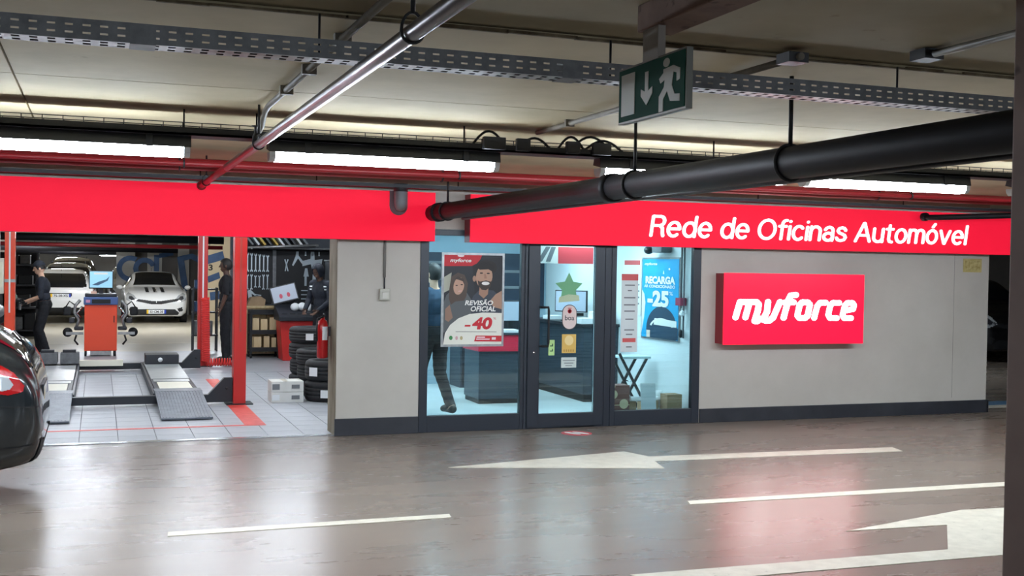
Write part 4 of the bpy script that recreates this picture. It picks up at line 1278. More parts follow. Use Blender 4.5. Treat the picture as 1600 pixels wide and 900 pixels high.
tp = None
stacks = ((2.80, 14.45, 2, 0.262, 'front stack beside the white cartons'), (2.81, 15.13, 3, 0.205, 'middle tyre stack'), (2.82, 15.8, 4, 0.218, 'rear tyre stack by the red balancer'))
ordw = ('bottom', 'second', 'third', 'topmost')
for si, (sx, sy, n_, dz, lab) in enumerate(stacks):
    for k in range(n_):
        pos = 'topmost' if k == n_ - 1 else ordw[k]
        lb_ = 'black tyre, %s in the %s' % (pos, lab)
        loc = (sx + random.uniform(-0.012, 0.012), sy, k * dz)
        if tp is None:
            tp = tyre_proto()
            o = tp
            o.location = loc
            o['label'] = lb_
            WM[o.name] = Matrix.Translation(loc)
            src = o
        else:
            o = dup(src, loc, random.uniform(0, 3), lb_)
            o.rotation_euler = (0, 0, 0)
        o.scale = (1, 1, dz / 0.242)
for (sx, sy, z, a, w, h, lab) in ((2.80, 14.45, 0.06, -1.75, 0.2, 0.1, 'white paper label on the bottom tyre of the front stack'), (2.80, 14.45, 0.33, -2.4, 0.12, 0.11, 'white paper label on the upper tyre of the front stack'), (2.82, 15.8, 0.70, -1.85, 0.1, 0.09, 'white paper label on the rear stack, top tyre')):
    mb = MB()
    m_ = 6
    vs = []
    for k in range(m_ + 1):
        aa = a + (k / m_ - 0.5) * w / 0.315
        for zz in (z, z + h):
            vs.append((sx + 0.331 * cos(aa), sy + 0.331 * sin(aa), zz))
    mb.add(vs, [(2 * k, 2 * k + 2, 2 * k + 3, 2 * k + 1) for k in range(m_)])
    tag(mb.build('tyre_label', M_label), lab, 'label')
for k in range(2):
    t = thing('carton_box', ('white carton box on the floor beside the front tyres', 'white carton box lying on top of another by the tyres')[k], 'box', (2.25, 14.45, k * 0.135), group='white cartons by the tyres')
    B(2.05, 2.45, 14.28, 14.62, k * 0.135, k * 0.135 + 0.132).build('carton', M_carton, t, bevel=0.004)
    B(2.06, 2.15, 14.276, 14.28, k * 0.135 + 0.03, k * 0.135 + 0.1).build('sticker', M_printgrey if k else M_label, t)
    B(2.2, 2.26, 14.277, 14.623, k * 0.135 + 0.1325, k * 0.135 + 0.1335).build('tape', mat('pack_tape', (190, 184, 160), 0.3), t)
    B(2.3, 2.4, 14.276, 14.28, k * 0.135 + 0.04, k * 0.135 + 0.09).build('print', M_printgrey, t)

fe = thing('fire_extinguisher', 'red fire extinguisher hung on the opening jamb', 'extinguisher', (2.2, 11.72, 0.75))
MB().lathe([(0, 0.0), (0.05, 0.0), (0.058, 0.015), (0.058, 0.33), (0.045, 0.385), (0.02, 0.405), (0.02, 0.43), (0, 0.43)], (2.2, 11.72, 0.77), 'z', 18).build('cylinder', mat('extinguisher_red', (190, 26, 30), 0.25, coat=0.5), fe)
lbv = [(2.2 + 0.0592 * cos(a), 11.72 + 0.0592 * sin(a), z) for a in [-pi / 2 - 0.2 + 0.15 * k for k in range(8)] for z in (0.96, 1.1)]
MB().add(lbv, [(2 * k, 2 * k + 2, 2 * k + 3, 2 * k + 1) for k in range(7)]).build('label_patch', M_label, fe)
MB().tube([(2.2, 11.72, 1.2), (2.2, 11.66, 1.23), (2.2, 11.6, 1.22)], 0.01, 6).build('lever', M_black, fe)
MB().tube([(2.2, 11.7, 1.2), (2.14, 11.68, 1.18), (2.132, 11.68, 1.08), (2.135, 11.68, 0.95)], 0.009, 6).build('hose', M_black, fe)
B(2.245, 2.279, 11.70, 11.74, 1.0, 1.1).build('bracket', M_dark, fe)

# wheel balancer
wbx = thing('wheel_balancer', 'red wheel balancer with dark tray and tilted screen', 'machine', (3.42, 20.6, 0))
MB().prism([(3.12, 0.0), (3.95, 0.0), (3.95, 0.72), (3.06, 0.72)], 0.5, 'xz', 20.4).build('cabinet', M_redlift, wbx, bevel=0.015)
MB().prism([(20.3, 0.72), (20.95, 0.72), (20.95, 0.98), (20.85, 0.98), (20.3, 0.8)], 0.95, 'yz', 3.03).build('tray', M_liftdark, wbx, bevel=0.01)
for k in range(6):
    B(3.1 + k * 0.14, 3.2 + k * 0.14, 20.42, 20.7, 0.83, 0.85).build('tray_cup', M_black, wbx)
B(3.4, 3.46, 20.9, 20.95, 0.95, 1.25).build('screen_arm', M_dark, wbx)
Ms = Matrix.Translation((3.2, 20.85, 1.2)) @ Matrix.Rotation(radians(-14), 4, 'Y') @ Matrix.Rotation(radians(-12), 4, 'X')
scb = MB().box(-0.24, 0.24, 0.0, 0.05, -0.16, 0.16, Ms).build('screen_case', M_dark, wbx)
MB().box(-0.22, 0.22, -0.006, 0.0, -0.14, 0.14, Ms).build('screen', M_screenw, scb)
for dx in (-0.07, 0.07):
    MB().prism(ell(dx, -0.04, 0.03, 0.045, 14), -0.003, 'xz', -0.006, Ms).build('screen_icon', mat('icon_pink', (205, 80, 100), 0.5), scb)
for k, (dx, dz, r) in enumerate(((0.0, 0, 0.085), (0.13, 0.01, 0.08))):
    MB().ball((3.36 + dx, 20.6, 0.96 + dz), r, 0.08, 0.075).build('cloth', M_label, wbx)
bt = thing('spray_bottle', 'small white bottle on the wheel balancer tray', 'bottle', (3.62, 20.62, 0.85))
MB().lathe([(0, 0), (0.035, 0), (0.037, 0.12), (0.015, 0.17), (0.015, 0.22), (0, 0.22)], (3.62, 20.62, 0.88), 'z', 12).build('bottle_body', M_label, bt)
tag(B(3.68, 3.71, 20.28, 20.31, 0.28, 1.2).build('measuring_bar', mat('pale_cyan', (150, 210, 220), 0.4)), 'pale cyan bar standing by the wheel balancer', 'bar')

# work bench of pale wood with black cart in front
bn = thing('workbench', 'pale wooden workbench against the tool wall', 'bench', (2.9, 21.7, 0))
B(2.45, 3.25, 21.55, 21.88, 0.04, 0.9).build('cabinet', M_wood, bn)
B(2.42, 3.28, 21.5, 21.89, 0.9, 0.94).build('worktop', M_wood, bn, bevel=0.005)
for xa in (2.72, 2.98):
    B(xa - 0.004, xa + 0.004, 21.545, 21.55, 0.06, 0.88).build('door_gap', M_dark, bn)
ct_ = thing('service_cart', 'black three-shelf service cart in front of the wooden bench', 'cart', (2.9, 21.25, 0))
for z in (0.12, 0.44, 0.80):
    MB().box(2.62, 3.16, 21.05, 21.45, z, z + 0.035).box(2.62, 3.16, 21.05, 21.07, z, z + 0.08).box(2.62, 3.16, 21.43, 21.45, z, z + 0.08).build('shelf', M_black, ct_, bevel=0.004)
for (xa, ya) in ((2.64, 21.07), (3.14, 21.07), (2.64, 21.43), (3.14, 21.43)):
    B(xa - 0.02, xa + 0.02, ya - 0.015, ya + 0.015, 0.08, 0.86).build('upright', M_black, ct_)
    MB().lathe([(0, -0.015), (0.04, -0.015), (0.04, 0.015), (0, 0.015)], (xa, ya, 0.04), 'x', 12).build('castor', M_black, ct_)
for i_, (xa, w, z, h) in enumerate(((2.68, 0.11, 0.475, 0.26), (2.82, 0.12, 0.475, 0.24), (2.98, 0.12, 0.475, 0.27), (2.7, 0.13, 0.155, 0.24), (2.88, 0.1, 0.155, 0.25), (3.02, 0.08, 0.155, 0.22))):
    tag(B(xa, xa + w, 21.1, 21.4, z, z + h).build('parts_box', M_wood), ('tan parts box on the cart middle shelf, ' if z > 0.3 else 'tan parts box on the cart lowest shelf, ') + ('wall end', 'centre', 'balancer end')[i_ % 3], 'box', 'parts boxes in the cart')
tag(MB().prism([(2.62, 0.94), (2.95, 0.94), (2.97, 1.06), (2.88, 1.12), (2.7, 1.1)], 0.25, 'xz', 21.58).build('cardboard_box', M_cardboard), 'open cardboard box on the wooden bench', 'box')

# tool wall
tb = thing('tool_board', 'black tool board on the workshop back wall', 'tool board', (3.4, 21.86, 0.98))
B(2.42, 3.12, 21.86, 21.898, 0.98, 2.0).build('board_panel', M_black, tb)
B(3.2, 4.5, 21.86, 21.898, 0.98, 2.0).build('board_panel', M_black, tb)
B(3.13, 3.195, 21.84, 21.898, 0.96, 2.01).build('upright', M_galv, tb)


def wrench(x, z, h, w, label, jaw=True):
    pts = [(-0.22, 0.12), (-0.22, 0.86), (-0.5, 0.9), (-0.5, 1.0), (-0.2, 1.0), (-0.12, 0.93), (0.12, 0.93), (0.2, 1.0), (0.5, 1.0), (0.5, 0.9), (0.22, 0.86), (0.22, 0.12), (0.5, 0.08), (0.5, 0.0), (0.2, 0.0), (0.1, 0.06), (-0.1, 0.06), (-0.2, 0.0), (-0.5, 0.0), (-0.5, 0.08)]
    o = MB().prism([(x + a * w, z + b * h) for a, b in pts], -0.015, 'xz', 21.86).build('wrench', M_toolsteel)
    return tag(o, label, 'wrench', 'wrenches on the tool board')


nth = ('first', 'second', 'third', 'fourth', 'fifth', 'sixth')
for k in range(6):
    wrench(2.66 + k * 0.075, 1.58, 0.36 - k * 0.008, 0.05, 'steel wrench in the upper row, %s from the red post' % nth[k])
for k in range(6):
    wrench(2.66 + k * 0.075, 1.24 + (0.04 if k in (2, 3) else 0), 0.29 - (0.06 if k in (2, 3) else 0), 0.045, 'steel wrench in the lower row, %s from the red post' % nth[k])


def board_tool(name, pts, label, m=M_toolsteel, cat='tool'):
    o = MB().prism(pts, -0.018, 'xz', 21.86).build(name, m)
    return tag(o, label, cat, 'hand tools on the tool board')


board_tool('pipe_wrench', [(2.66, 1.22), (2.72, 1.24), (2.8, 1.16), (2.92, 1.14), (2.92, 1.12), (2.8, 1.12), (2.74, 1.17), (2.76, 1.0), (2.7, 1.0)], 'steel bracket tool below the wrench rows')
board_tool('file', [(2.82, 1.02), (2.86, 1.02), (2.86, 1.14), (2.82, 1.14)], 'short pale file below the wrench rows')
board_tool('puller', [(3.58, 1.98), (3.62, 1.98), (3.62, 1.9), (3.7, 1.8), (3.69, 1.74), (3.61, 1.85), (3.52, 1.7), (3.5, 1.72), (3.56, 1.88)], 'steel two-arm puller on the tool board')
board_tool('cross_puller', [(3.86, 1.98), (3.92, 1.98), (3.93, 1.82), (4.08, 1.84), (4.06, 1.72), (3.93, 1.75), (3.96, 1.5), (3.94, 1.3), (3.88, 1.3), (3.9, 1.55), (3.86, 1.74), (3.7, 1.7), (3.69, 1.8), (3.85, 1.84)], 'large steel cross-shaped puller on the tool board')
board_tool('hammer', [(3.74, 1.32), (3.78, 1.32), (3.78, 1.5), (3.82, 1.5), (3.79, 1.66), (3.75, 1.66), (3.72, 1.5), (3.74, 1.5)], 'slim steel hammer left of the cross puller')
board_tool('hook_bar', [(4.0, 1.3), (4.03, 1.3), (4.05, 1.6), (4.12, 1.62), (4.12, 1.66), (4.0, 1.66)], 'hooked steel bar beside the cross puller')
board_tool('pliers', [(3.36, 1.6), (3.38, 1.6), (3.39, 1.68), (3.41, 1.6), (3.43, 1.6), (3.4, 1.73), (3.43, 1.82), (3.41, 1.83), (3.39, 1.76), (3.37, 1.83), (3.35, 1.82), (3.38, 1.72)], 'small pliers on the dark tool board')
for k in range(3):
    board_tool('chisel', [(3.74 + 0.13 * k, 1.9), (3.77 + 0.13 * k, 1.9), (3.765 + 0.13 * k, 1.98), (3.745 + 0.13 * k, 1.98)], 'short steel chisel at the top of the tool board, %s' % ('by the puller', 'above the cross puller', 'by the shelf end')[k])
for k in range(3):
    board_tool('spanner_bar', [(3.68, 1.06 + 0.08 * k), (3.84, 1.06 + 0.08 * k), (3.84, 1.08 + 0.08 * k), (3.68, 1.08 + 0.08 * k)], 'flat steel bar low on the tool board, %s' % ('lowest', 'middle', 'highest')[k])

sh = thing('wall_shelf', 'grey shelf above the tool board holding slanted items', 'shelf', (3.2, 21.6, 2.0))
B(2.42, 4.4, 21.45, 21.88, 2.02, 2.05).build('shelf_board', M_galv, sh)
MB().tube([(2.6, 21.3, 2.03), (3.9, 21.3, 2.10)], 0.022, 8).build('rail', M_galvlight, sh)
for xa in (2.65, 3.85):
    B(xa, xa + 0.03, 21.28, 21.88, 2.0 + (xa - 2.6) * 0.054, 2.03 + (xa - 2.6) * 0.054).build('bracket', M_galv, sh)
cols = [M_label, M_printgrey, M_label, mat('yellow_file', (214, 178, 84), 0.6), M_dark, mat('yellow_file', (214, 178, 84), 0.6), M_label, M_printgrey, M_dark, M_carton, M_printgrey]
for k in range(11):
    xa = 2.6 + k * 0.115
    Mx = Matrix.Translation((xa, 21.48, 2.055)) @ Matrix.Rotation(radians(-38), 4, 'Y')
    o = MB().box(0, 0.035, 0, 0.32, 0.03, 0.3, Mx).build('leaning_folder', cols[k])
    tag(o, '%s folder leaning on the shelf above the tools, number %s along' % (('white', 'grey', 'white', 'yellow', 'dark', 'yellow', 'white', 'grey', 'dark', 'cream', 'grey')[k], ('one', 'two', 'three', 'four', 'five', 'six', 'seven', 'eight', 'nine', 'ten', 'eleven')[k]), 'folder', 'folders on the shelf')
cbn = thing('wall_cabinet', 'dark wall cabinet with pale top behind the hooded worker', 'cabinet', (4.5, 21.0, 0))
B(4.05, 4.9, 20.9, 21.4, 0.0, 1.8).build('body', M_liftdark, cbn, bevel=0.01)
B(4.03, 4.92, 20.88, 21.42, 1.8, 1.83).build('top', M_galvlight, cbn)
for k in range(4):
    B(4.09, 4.86, 20.885, 20.9, 0.1 + k * 0.42, 0.48 + k * 0.42).build('drawer_front', M_dark, cbn)

# dark shelving behind the mechanic
dsv = thing('storage_rack', 'dark storage rack crowded with parts behind the mechanic', 'rack', (-1.6, 27.5, 0))
for z in (0.15, 0.65, 1.15, 1.6):
    B(-2.3, -1.25, 27.2, 27.8, z, z + 0.04).build('shelf', M_dark, dsv)
for (xa, ya) in ((-2.28, 27.22), (-1.27, 27.22), (-2.28, 27.78), (-1.27, 27.78)):
    B(xa - 0.02, xa + 0.02, ya - 0.02, ya + 0.02, 0, 1.9).build('upright', M_dark, dsv)
B(-2.3, -1.25, 27.8, 27.83, 0, 1.9).build('back_panel', M_black, dsv)
rk = 0
for z in (0.19, 0.69, 1.19, 1.64):
    x = -2.22
    while x < -1.45:
        w = random.uniform(0.14, 0.3)
        h = random.uniform(0.18, 0.36) if z < 1.5 else 0.2
        m_, cn = random.choice(((M_black, 'black'), (M_redpipe, 'dark red'), (M_galv, 'grey'), (M_dark, 'charcoal')))
        tag(B(x, min(x + w, -1.3), 27.25, 27.7, z, z + h).build('storage_box', m_, bevel=0.01), '%s box on the %s shelf of the dark storage rack, %s' % (cn, {0.19: 'lowest', 0.69: 'second', 1.19: 'third', 1.64: 'top'}[z], 'edge side' if x < -1.95 else ('middle' if x < -1.7 else 'mechanic side')), 'box', 'boxes on the storage rack')
        x += w + 0.03
eng = thing('engine_stand', 'grey engine part on a stand at the photo edge', 'machine', (-1.75, 21.5, 0))
B(-2.1, -1.4, 21.3, 21.8, 0.0, 0.55).build('stand', M_galv, eng, bevel=0.02)
MB().ball((-1.72, 21.55, 0.78), 0.26, 0.2, 0.2).build('casting', M_dark, eng)
MB().lathe([(0, -0.05), (0.12, -0.05), (0.12, 0.05), (0, 0.05)], (-1.62, 21.32, 0.85), 'y', 16).build('pulley', M_galvlight, eng)
MB().tube([(-1.9, 21.4, 0.7), (-1.75, 21.3, 0.95), (-1.5, 21.4, 0.75)], 0.03, 8).build('hose', M_black, eng)

ts = thing('tool_stand', 'cluttered tool stand between the rear red post and the dark-clothed man', 'stand', (1.95, 22.9, 0))
for (xa, ya) in ((1.75, 22.8), (2.2, 22.8), (1.75, 23.05), (2.2, 23.05)):
    B(xa - 0.015, xa + 0.015, ya - 0.015, ya + 0.015, 0, 1.25).build('leg', M_dark, ts)
for z in (0.3, 0.75, 1.2):
    B(1.73, 2.22, 22.78, 23.07, z, z + 0.03).build('shelf', M_dark, ts)
for nm, lab, m, bx_ in (('blue_case', 'blue case on the cluttered tool stand', M_blue, (1.76, 2.0, 22.82, 23.0, 0.78, 0.98)), ('red_can', 'dark red can on the cluttered tool stand', M_redpipe, (1.92, 2.02, 22.82, 22.95, 1.23, 1.48)), ('grey_case', 'grey case low on the cluttered tool stand', M_galv, (1.78, 2.12, 22.82, 23.02, 0.33, 0.6)), ('blue_can', 'blue can on top of the cluttered tool stand', M_blue, (1.77, 1.88, 22.82, 22.95, 1.23, 1.4))):
    tag(B(*bx_).build(nm, m, bevel=0.012), lab, 'container')

# ------------------------------------------------------------------ reception interior
for k, (xa, ya) in enumerate(((3.55, 12.3), (5.1, 12.3), (3.55, 14.3), (5.1, 14.3))):
    t = thing('ceiling_light', 'bright square ceiling light in the reception, ' + ('front by the poster', 'front by the door', 'rear behind the person', 'rear behind the counter')[k], 'lamp', (xa + 0.4, ya + 0.3, 2.3), group='reception ceiling lights')
    B(xa, xa + 0.9, ya, ya + 0.6, 2.30, 2.32).build('frame', M_white, t)
    B(xa + 0.03, xa + 0.87, ya + 0.03, ya + 0.57, 2.295, 2.30).build('diffuser', M_panel, t)
M_counter = mat('counter_dark', (52, 62, 72), 0.4)
M_countred = mat('counter_red', (206, 40, 66), 0.35)
cn = thing('reception_counter', 'dark reception counter with red band behind the poster window', 'counter', (4.9, 14, 0))
B(4.55, 5.3, 13.6, 14.2, 0.06, 0.67).build('front_panel', M_counter, cn)
B(4.56, 5.29, 13.62, 14.18, 0.0, 0.06).build('plinth', M_black, cn)
B(4.53, 5.32, 13.57, 14.22, 0.67, 0.88).build('red_band', M_countred, cn, bevel=0.006)
B(4.5, 5.34, 13.55, 14.24, 0.88, 0.91).build('worktop', M_counter, cn, bevel=0.004)
c2 = thing('reception_desk', 'long dark desk along the reception side wall behind the door', 'desk', (6.2, 14.3, 0))
B(5.95, 6.44, 13.5, 15.4, 0.1, 0.98).build('front_panel', M_counter, c2)
B(5.97, 6.44, 13.52, 15.38, 0.0, 0.1).build('plinth', M_black, c2)
B(5.9, 6.44, 13.45, 15.45, 0.98, 1.02).build('worktop', M_liftdark, c2, bevel=0.004)
bd = thing('back_board', 'dark wall board with pale lines on the reception back wall', 'board', (5.2, 16.06, 1.2))
B(3.9, 6.4, 16.05, 16.098, 1.15, 1.95).build('board_panel', mat('board_dark', (34, 48, 66), 0.4), bd)
for k in range(5):
    B(4.2 + (k % 2) * 1.3, 5.2 + (k % 2) * 1.0, 16.04, 16.05, 1.3 + k * 0.12, 1.34 + k * 0.12).build('print_line', M_printgrey, bd)


def monitor(x, y, z, rz, label, w=0.5, h=0.3):
    t = thing('computer_monitor', label, 'monitor', (x, y, z), rz)
    MB().box(-w / 2, w / 2, -0.015, 0.015, 0.12, 0.12 + h).build('case', M_black, t, local=True, bevel=0.005)
    MB().box(-w / 2 + 0.015, w / 2 - 0.015, -0.018, -0.015, 0.135, 0.105 + h).build('screen', M_screenw, t, local=True)
    MB().box(-0.03, 0.03, 0.0, 0.03, 0.01, 0.2).build('neck', M_black, t, local=True)
    MB().box(-0.12, 0.12, -0.08, 0.08, 0.0, 0.012).build('foot', M_black, t, local=True)


monitor(5.1, 13.95, 0.91, 0.1, 'white monitor on the counter seen at the poster window edge', 0.34, 0.28)
monitor(6.15, 14.4, 1.02, -0.9, 'monitor on the long dark desk behind the star sticker')
random.seed(5)
for k, (xx, yy, zz, base) in enumerate(((5.0, 13.75, 0.91, 'counter near the monitor'), (4.72, 13.9, 0.91, 'counter corner'), (6.05, 13.7, 1.02, 'desk end by the door'), (6.2, 13.95, 1.02, 'desk beside the monitor'), (6.1, 14.9, 1.02, 'far desk end'))):
    o = B(xx - 0.11, xx + 0.11, yy - 0.15, yy + 0.15, zz, zz + 0.03 + 0.02 * (k % 3)).build('paper_stack', M_label)
    tag(o, 'stack of white papers on the dark ' + base, 'papers', 'paper stacks in the reception')
for k, (xx, yy, zz) in enumerate(((6.25, 13.62, 1.02), (6.28, 14.62, 1.02))):
    t = thing('desk_printer', ('white desk printer at the near end of the long desk', 'white desk printer farther along the long desk')[k], 'printer', (xx, yy, zz))
    B(xx - 0.14, xx + 0.14, yy - 0.12, yy + 0.12, zz, zz + 0.16).build('case', M_white, t, bevel=0.015)
    B(xx - 0.1, xx + 0.1, yy - 0.125, yy - 0.12, zz + 0.06, zz + 0.1).build('paper_slot', M_black, t)
bnr = thing('hanging_banner', 'red and white banner hung high behind the glass door', 'banner', (5.2, 12.6, 1.85))
B(4.88, 5.66, 12.6, 12.61, 1.80, 2.29).build('sheet', M_printwhite, bnr)
B(5.2, 5.66, 12.595, 12.6, 1.80, 2.0).build('red_print', mat('banner_red', (230, 80, 88), 0.5), bnr)
MB().prism([(4.93, 1.82), (4.99, 1.82), (5.1, 2.0), (5.04, 2.0)], -0.003, 'xz', 12.6).build('letter_stroke', M_printgrey, bnr)
MB().prism([(5.04, 1.82), (5.1, 1.82), (5.17, 2.0), (5.11, 2.0)], -0.003, 'xz', 12.6).build('letter_stroke', M_printgrey, bnr)
cab = thing('filing_cabinet', 'dark filing cabinet at the back of the reception', 'cabinet', (5.4, 15.6, 0))
B(4.9, 5.85, 15.5, 16.0, 0, 1.1).build('body', M_counter, cab)
for k in range(3):
    B(4.93, 5.82, 15.485, 15.5, 0.04 + 0.35 * k, 0.36 + 0.35 * k).build('drawer_front', M_liftdark, cab)
    B(5.25, 5.5, 15.47, 15.485, 0.26 + 0.35 * k, 0.28 + 0.35 * k).build('handle', M_chrome, cab)

# ---- posters on the glass
ps = thing('window_poster', 'framed advert poster of a smiling couple on the shop window', 'poster', (3.74, 11.4, 0.9))
PYF = 11.412
B(3.388, 4.088, PYF, PYF + 0.006, 0.898, 1.892).build('backing', M_poster_bg, ps)
for (a, b, c_, d_) in ((3.388, 4.088, 1.868, 1.892), (3.388, 4.088, 0.898, 0.922), (3.388, 3.414, 0.922, 1.868), (4.064, 4.088, 0.922, 1.868)):
    B(a, b, PYF - 0.01, PYF, c_, d_).build('frame', M_galvlight, ps)
QX = lambda x: 3.414 + (x - 45) / (578 - 45) * 0.65
QZ = lambda y: 1.868 - (y - 15) / (850 - 15) * 0.946
lay = [0]


def pr(poly, rgb, name='print_shape', m=None):
    lay[0] += 1
    d = 0.0004 * lay[0]
    mm = m or mat('print_%d_%d_%d' % rgb, rgb, 0.55)
    poly = [(min(max(x, 45), 578), min(max(y, 15), 850)) for x, y in poly]
    MB().prism([(QX(x), QZ(y)) for x, y in poly], -0.0003, 'xz', PYF - d).build(name, mm, ps)


def pt_(s, x0, x1, y0, y1, m, bold=0.02, shear=0.0, name='lettering'):
    lay[0] += 1
    mb = MB()
    text_on(mb, s, QX(x0), QX(x1), QZ(y1), QZ(y0), PYF - 0.0004 * lay[0], bold, shear)
    mb.build(name, m, ps)


E_ = lambda cx, cy, rx, ry, t=0.0: ell(cx, cy, rx, ry, 22, tilt=t)
pr([(45, 225), (115, 180), (100, 340), (45, 370)], (176, 178, 160))
pr([(300, 60), (578, 30), (578, 400), (330, 420)], (40, 41, 45))
pr(E_(430, 130, 98, 70), (40, 36, 34), 'print_hair')
pr([(280, 470), (320, 390), (380, 330), (500, 345), (578, 420), (578, 560), (270, 560)], (64, 70, 80), 'print_shirt')
pr([(470, 440), (520, 380), (578, 345), (578, 520), (500, 500)], (176, 138, 116), 'print_arm')
pr([(372, 300), (455, 300), (448, 380), (410, 420), (365, 380)], (168, 128, 106), 'print_neck')
pr(E_(412, 215, 76, 112, 0.06), (192, 152, 128), 'print_face')
pr(E_(322, 235, 16, 28), (180, 140, 118), 'print_ear')
pr([(342, 130), (370, 150), (450, 145), (492, 170), (500, 110), (440, 70), (370, 85)], (36, 32, 31), 'print_hair')
pr([(352, 250), (372, 262), (430, 250), (474, 262), (482, 240), (470, 310), (430, 342), (390, 338), (360, 300)], (66, 54, 48), 'print_beard')
pr(E_(425, 278, 36, 16), (236, 232, 226), 'print_smile')
pr(E_(385, 182, 15, 6), (40, 32, 30), 'print_eye')
pr(E_(448, 184, 15, 6), (40, 32, 30), 'print_eye')
pr([(410, 190), (425, 190), (436, 232), (412, 234)], (170, 128, 106), 'print_nose')
pr([(45, 460), (70, 390), (110, 350), (250, 360), (300, 440), (290, 700), (45, 740)], (92, 96, 98), 'print_shirt')
pr([(60, 520), (100, 480), (130, 600), (90, 640), (60, 620)], (150, 118, 100), 'print_arm')
pr([(95, 330), (110, 220), (170, 180), (230, 200), (262, 280), (250, 400), (230, 440), (150, 450), (110, 480), (90, 420)], (86, 72, 64), 'print_hair')
pr(E_(180, 305, 48, 82, 0.15), (196, 156, 134), 'print_face')
pr([(140, 240), (170, 215), (225, 240), (232, 300), (215, 260), (170, 245)], (74, 62, 56), 'print_hair')
pr(E_(160, 300, 11, 5), (44, 34, 32), 'print_eye')
pr(E_(206, 292, 11, 5), (44, 34, 32), 'print_eye')
pr(E_(192, 352, 20, 7, -0.15), (214, 170, 160), 'print_smile')
pr([(45, 15), (388, 15), (372, 55), (340, 92), (295, 116), (45, 122)], (206, 44, 54), 'print_banner')
pr(E_(195, 22, 30, 12), (240, 225, 225))
pt_('myforce', 98, 290, 48, 92, M_printwhite, 0.03, 0.2)
pr([(28, 850), (60, 745), (105, 668), (180, 606), (280, 566), (400, 552), (578, 556), (578, 850)], (236, 235, 222), 'print_panel')
pt_('REVISÃO', 236, 496, 428, 484, M_printwhite, 0.03, 0.2)
pt_('OFICIAL', 290, 520, 492, 542, M_printwhite, 0.03, 0.2)
pr([(240, 668), (292, 668), (288, 684), (236, 684)], (206, 40, 48), 'print_minus')
pt_('40', 305, 490, 596, 712, M_red, 0.045, 0.15)
pt_('%', 500, 526, 598, 618, M_red, 0.0)
pr([(155, 728), (530, 732), (530, 737), (155, 733)], (120, 120, 116), 'print_rule')
pr(E_(113, 788, 16, 20), (52, 130, 70))
pr(E_(165, 790, 12, 18), (214, 170, 170))
pr(E_(208, 790, 13, 18), (190, 176, 130))
pr([(340, 768), (578, 770), (578, 826), (325, 822)], (206, 44, 54), 'print_banner')
pr([(348, 778), (425, 779), (424, 789), (347, 788)], (240, 225, 225), 'print_rule')
pr([(344, 796), (468, 797), (467, 808), (343, 807)], (240, 225, 225), 'print_rule')
pr([(488, 784), (525, 784), (523, 808), (486, 808)], (240, 225, 225), 'print_rule')

# notice strip on the other window
ns_ = thing('window_notice', 'tall white notice strip with red head on the small window', 'poster', (5.58, 11.41, 0.82))
B(5.477, 5.682, 11.408, 11.412, 0.82, 1.692).build('sheet', mat('notice_grey', (214, 222, 222), 0.5), ns_)
B(5.477, 5.682, 11.405, 11.408, 1.62, 1.692).build('red_head', mat('notice_red', (214, 92, 92), 0.5), ns_)
B(5.5, 5.66, 11.405, 11.408, 0.93, 0.975).build('red_bar', mat('notice_red', (214, 92, 92), 0.5), ns_)
for k, (za, w) in enumerate(((1.56, 0.12), (1.50, 0.05), (1.42, 0.14), (1.34, 0.14), (1.27, 0.13), (1.18, 0.1), (1.06, 0.12), (1.01, 0.08), (0.87, 0.07))):
    B(5.58 - w / 2, 5.58 + w / 2, 11.406, 11.408, za, za + 0.014).build('text_line', M_printgrey, ns_)

# door stickers
def sticker(name, label, build):
    t = thing(name, label, 'sticker', (4.85, 11.41, 0.6))
    build(t)


SY = 11.412


def st_star(t):
    cx, cz = 4.843, 1.53
    pts = []
    for k in range(10):
        r = 0.17 if k % 2 == 0 else 0.085
        a = pi / 2 + k * pi / 5
        pts.append((cx + r * cos(a), cz + r * sin(a)))
    MB().prism(pts, -0.002, 'xz', SY).build('star', mat('star_green', (112, 176, 128), 0.5), t)
    MB().prism([(4.72, 1.37), (4.97, 1.39), (4.96, 1.45), (4.84, 1.46), (4.73, 1.43)], -0.002, 'xz', SY - 0.003).build('star_base', mat('star_pale', (190, 206, 170), 0.5), t)


def st_boa(t):
    cx, cz = 4.855, 1.21
    p = ell(cx, cz + 0.05, 0.088, 0.088, 14, 0, pi) + ell(cx, cz - 0.05, 0.088, 0.088, 14, pi, 2 * pi)
    MB().prism(p, -0.002, 'xz', SY).build('rim', mat('sticker_rim', (70, 60, 60), 0.5), t)
    p = ell(cx, cz + 0.05, 0.08, 0.08, 14, 0, pi) + ell(cx, cz - 0.05, 0.08, 0.08, 14, pi, 2 * pi)
    MB().prism(p, -0.002, 'xz', SY - 0.002).build('disc', mat('sticker_pale', (226, 206, 200), 0.5), t)
    mb = MB()
    text_on(mb, 'boa', cx - 0.055, cx + 0.055, cz - 0.035, cz + 0.02, SY - 0.0045, 0.01)
    mb.build('lettering', M_dark, t)
    MB().prism(ringpoly(cx, cz + 0.065, 0.014, 0.024, 0, 2 * pi, 16), -0.001, 'xz', SY - 0.004).build('ring_mark', M_red, t)
    B(cx - 0.022, cx + 0.022, SY - 0.006, SY - 0.004, cz + 0.094, cz + 0.102).build('accent_mark', M_red, t)


